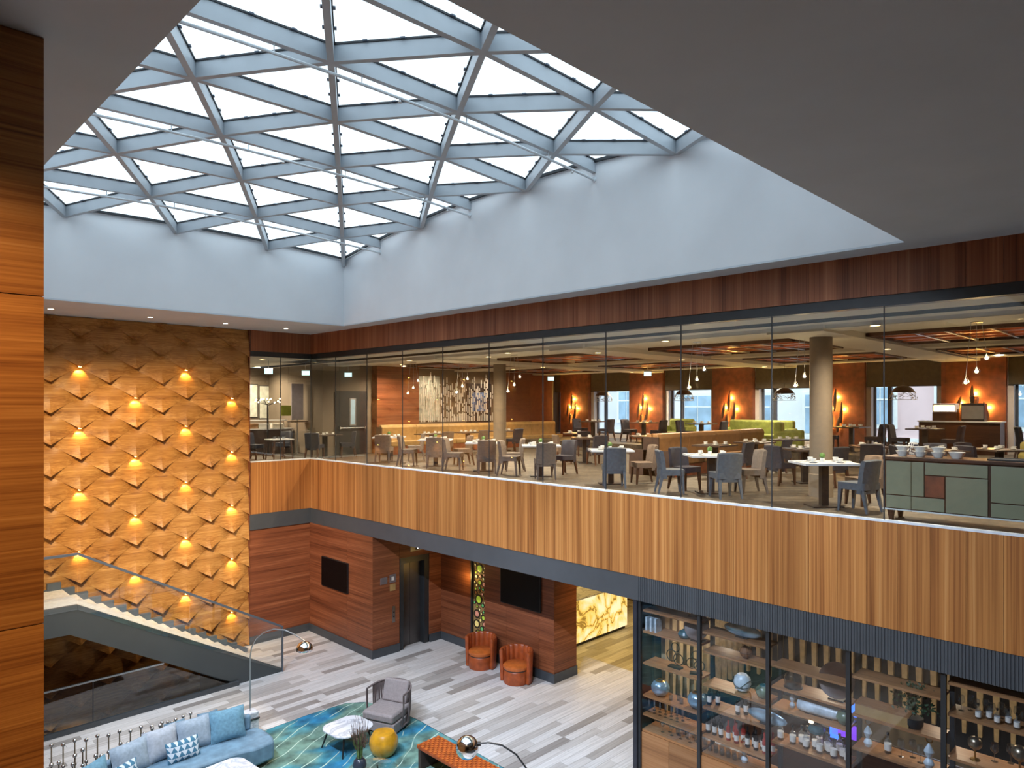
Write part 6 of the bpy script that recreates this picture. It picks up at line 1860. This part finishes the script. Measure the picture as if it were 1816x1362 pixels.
def branch(p, d, L, r, n):
    q = p + d * L
    mb.tube([p, (p + q) / 2 + Vector((rr.uniform(-.1, .1), rr.uniform(-.1, .1), 0)) * L * .3, q], [r, r * .8, r * .6], 5)
    if n:
        for k in range(3): branch(q, (d + Vector((rr.uniform(-.8, .8), rr.uniform(-.8, .8), rr.uniform(-.1, .5)))).normalized(), L * .72, r * .58, n - 1)
branch(Vector((0, 0, 0)), Vector((0, 0, 1)), 5.2, 0.16, 5)
mb.build('trunk', 'bark', t, True)

# ================================================================== EXTRA LAMPS (wall spots and added floodlights in the skylight well, gallery ceiling lights)
def beam_spot(x, y, target, power, c, label, angle=60, z=None):
    z = dome(x, y) - 0.02 if z is None else z
    t = thing('spotlight', label, 'spotlight', (x, y, z), 0, 'spotlights of the atrium')
    d = (Vector(target) - Vector((x, y, z - 0.15))).normalized()
    MB().tube([(-0.14, 0, 0), (0, 0, 0), (0, 0, -0.1)], 0.012, 6).build('arm', 'steel_brushed', t)
    mb = MB().lathe([(0.045, -0.09), (0.05, -0.08), (0.05, 0.06), (0.055, 0.08), (0.045, 0.08), (0.045, 0.0)], 16)
    mb.xform(Matrix.Translation((0, 0, -0.15)) @ d.to_track_quat('Z', 'Y').to_matrix().to_4x4())
    mb.build('head', 'pipe_white', t, True)
    l = lamp('spot_lamp', 'SPOT', Vector((0, 0, -0.15)) + d * 0.1, power, c, t, 0.05, None, angle, 0.5)
    l.rotation_euler = d.to_track_quat('-Z', 'Y').to_euler()
# wall washers on the gallery side of the well, aimed at the panelled wall
for i, (y, tx, tz) in enumerate(((9.6, 4.3, -1.3), (10.3, 6.0, -1.3), (11.0, 7.7, -1.3))):
    beam_spot(WX0 + 0.14, y, (tx, YB, tz), 1350, (255, 218, 160), 'spotlight %s of the three aimed at the panelled wall' % ('first', 'second', 'third')[i], 42, 5.2)
# added white floodlights, out of view, to brighten the lobby floor and parapet
for i, (y, tx, ty) in enumerate(((4.2, 10.2, 4.4), (6.0, 9.5, 7.5), (7.8, 9.0, 11.0), (9.4, 6.8, 13.2), (14.8, 9.0, 14.5))):
    beam_spot(WX0 + 0.14, y, (tx, ty, ZL + (1.3 if i == 0 else 1.2)), (1800, 1050, 850, 1400, 1000)[i], (222, 234, 255), '%s added white floodlight along the gallery side of the skylight well' % ('first', 'second', 'third', 'fourth', 'fifth')[i], 72, 5.2)
for x, y in ((0.2, 3.3), (0.3, 1.2)):
    downlight(x, y, ZC, 'gallery downlight %s' % ('beside the near wood wall' if y > 2 else 'above the gallery edge'), 'gallery downlights', 0.07, 'lamp_warm', 260, (255, 206, 136), 130)
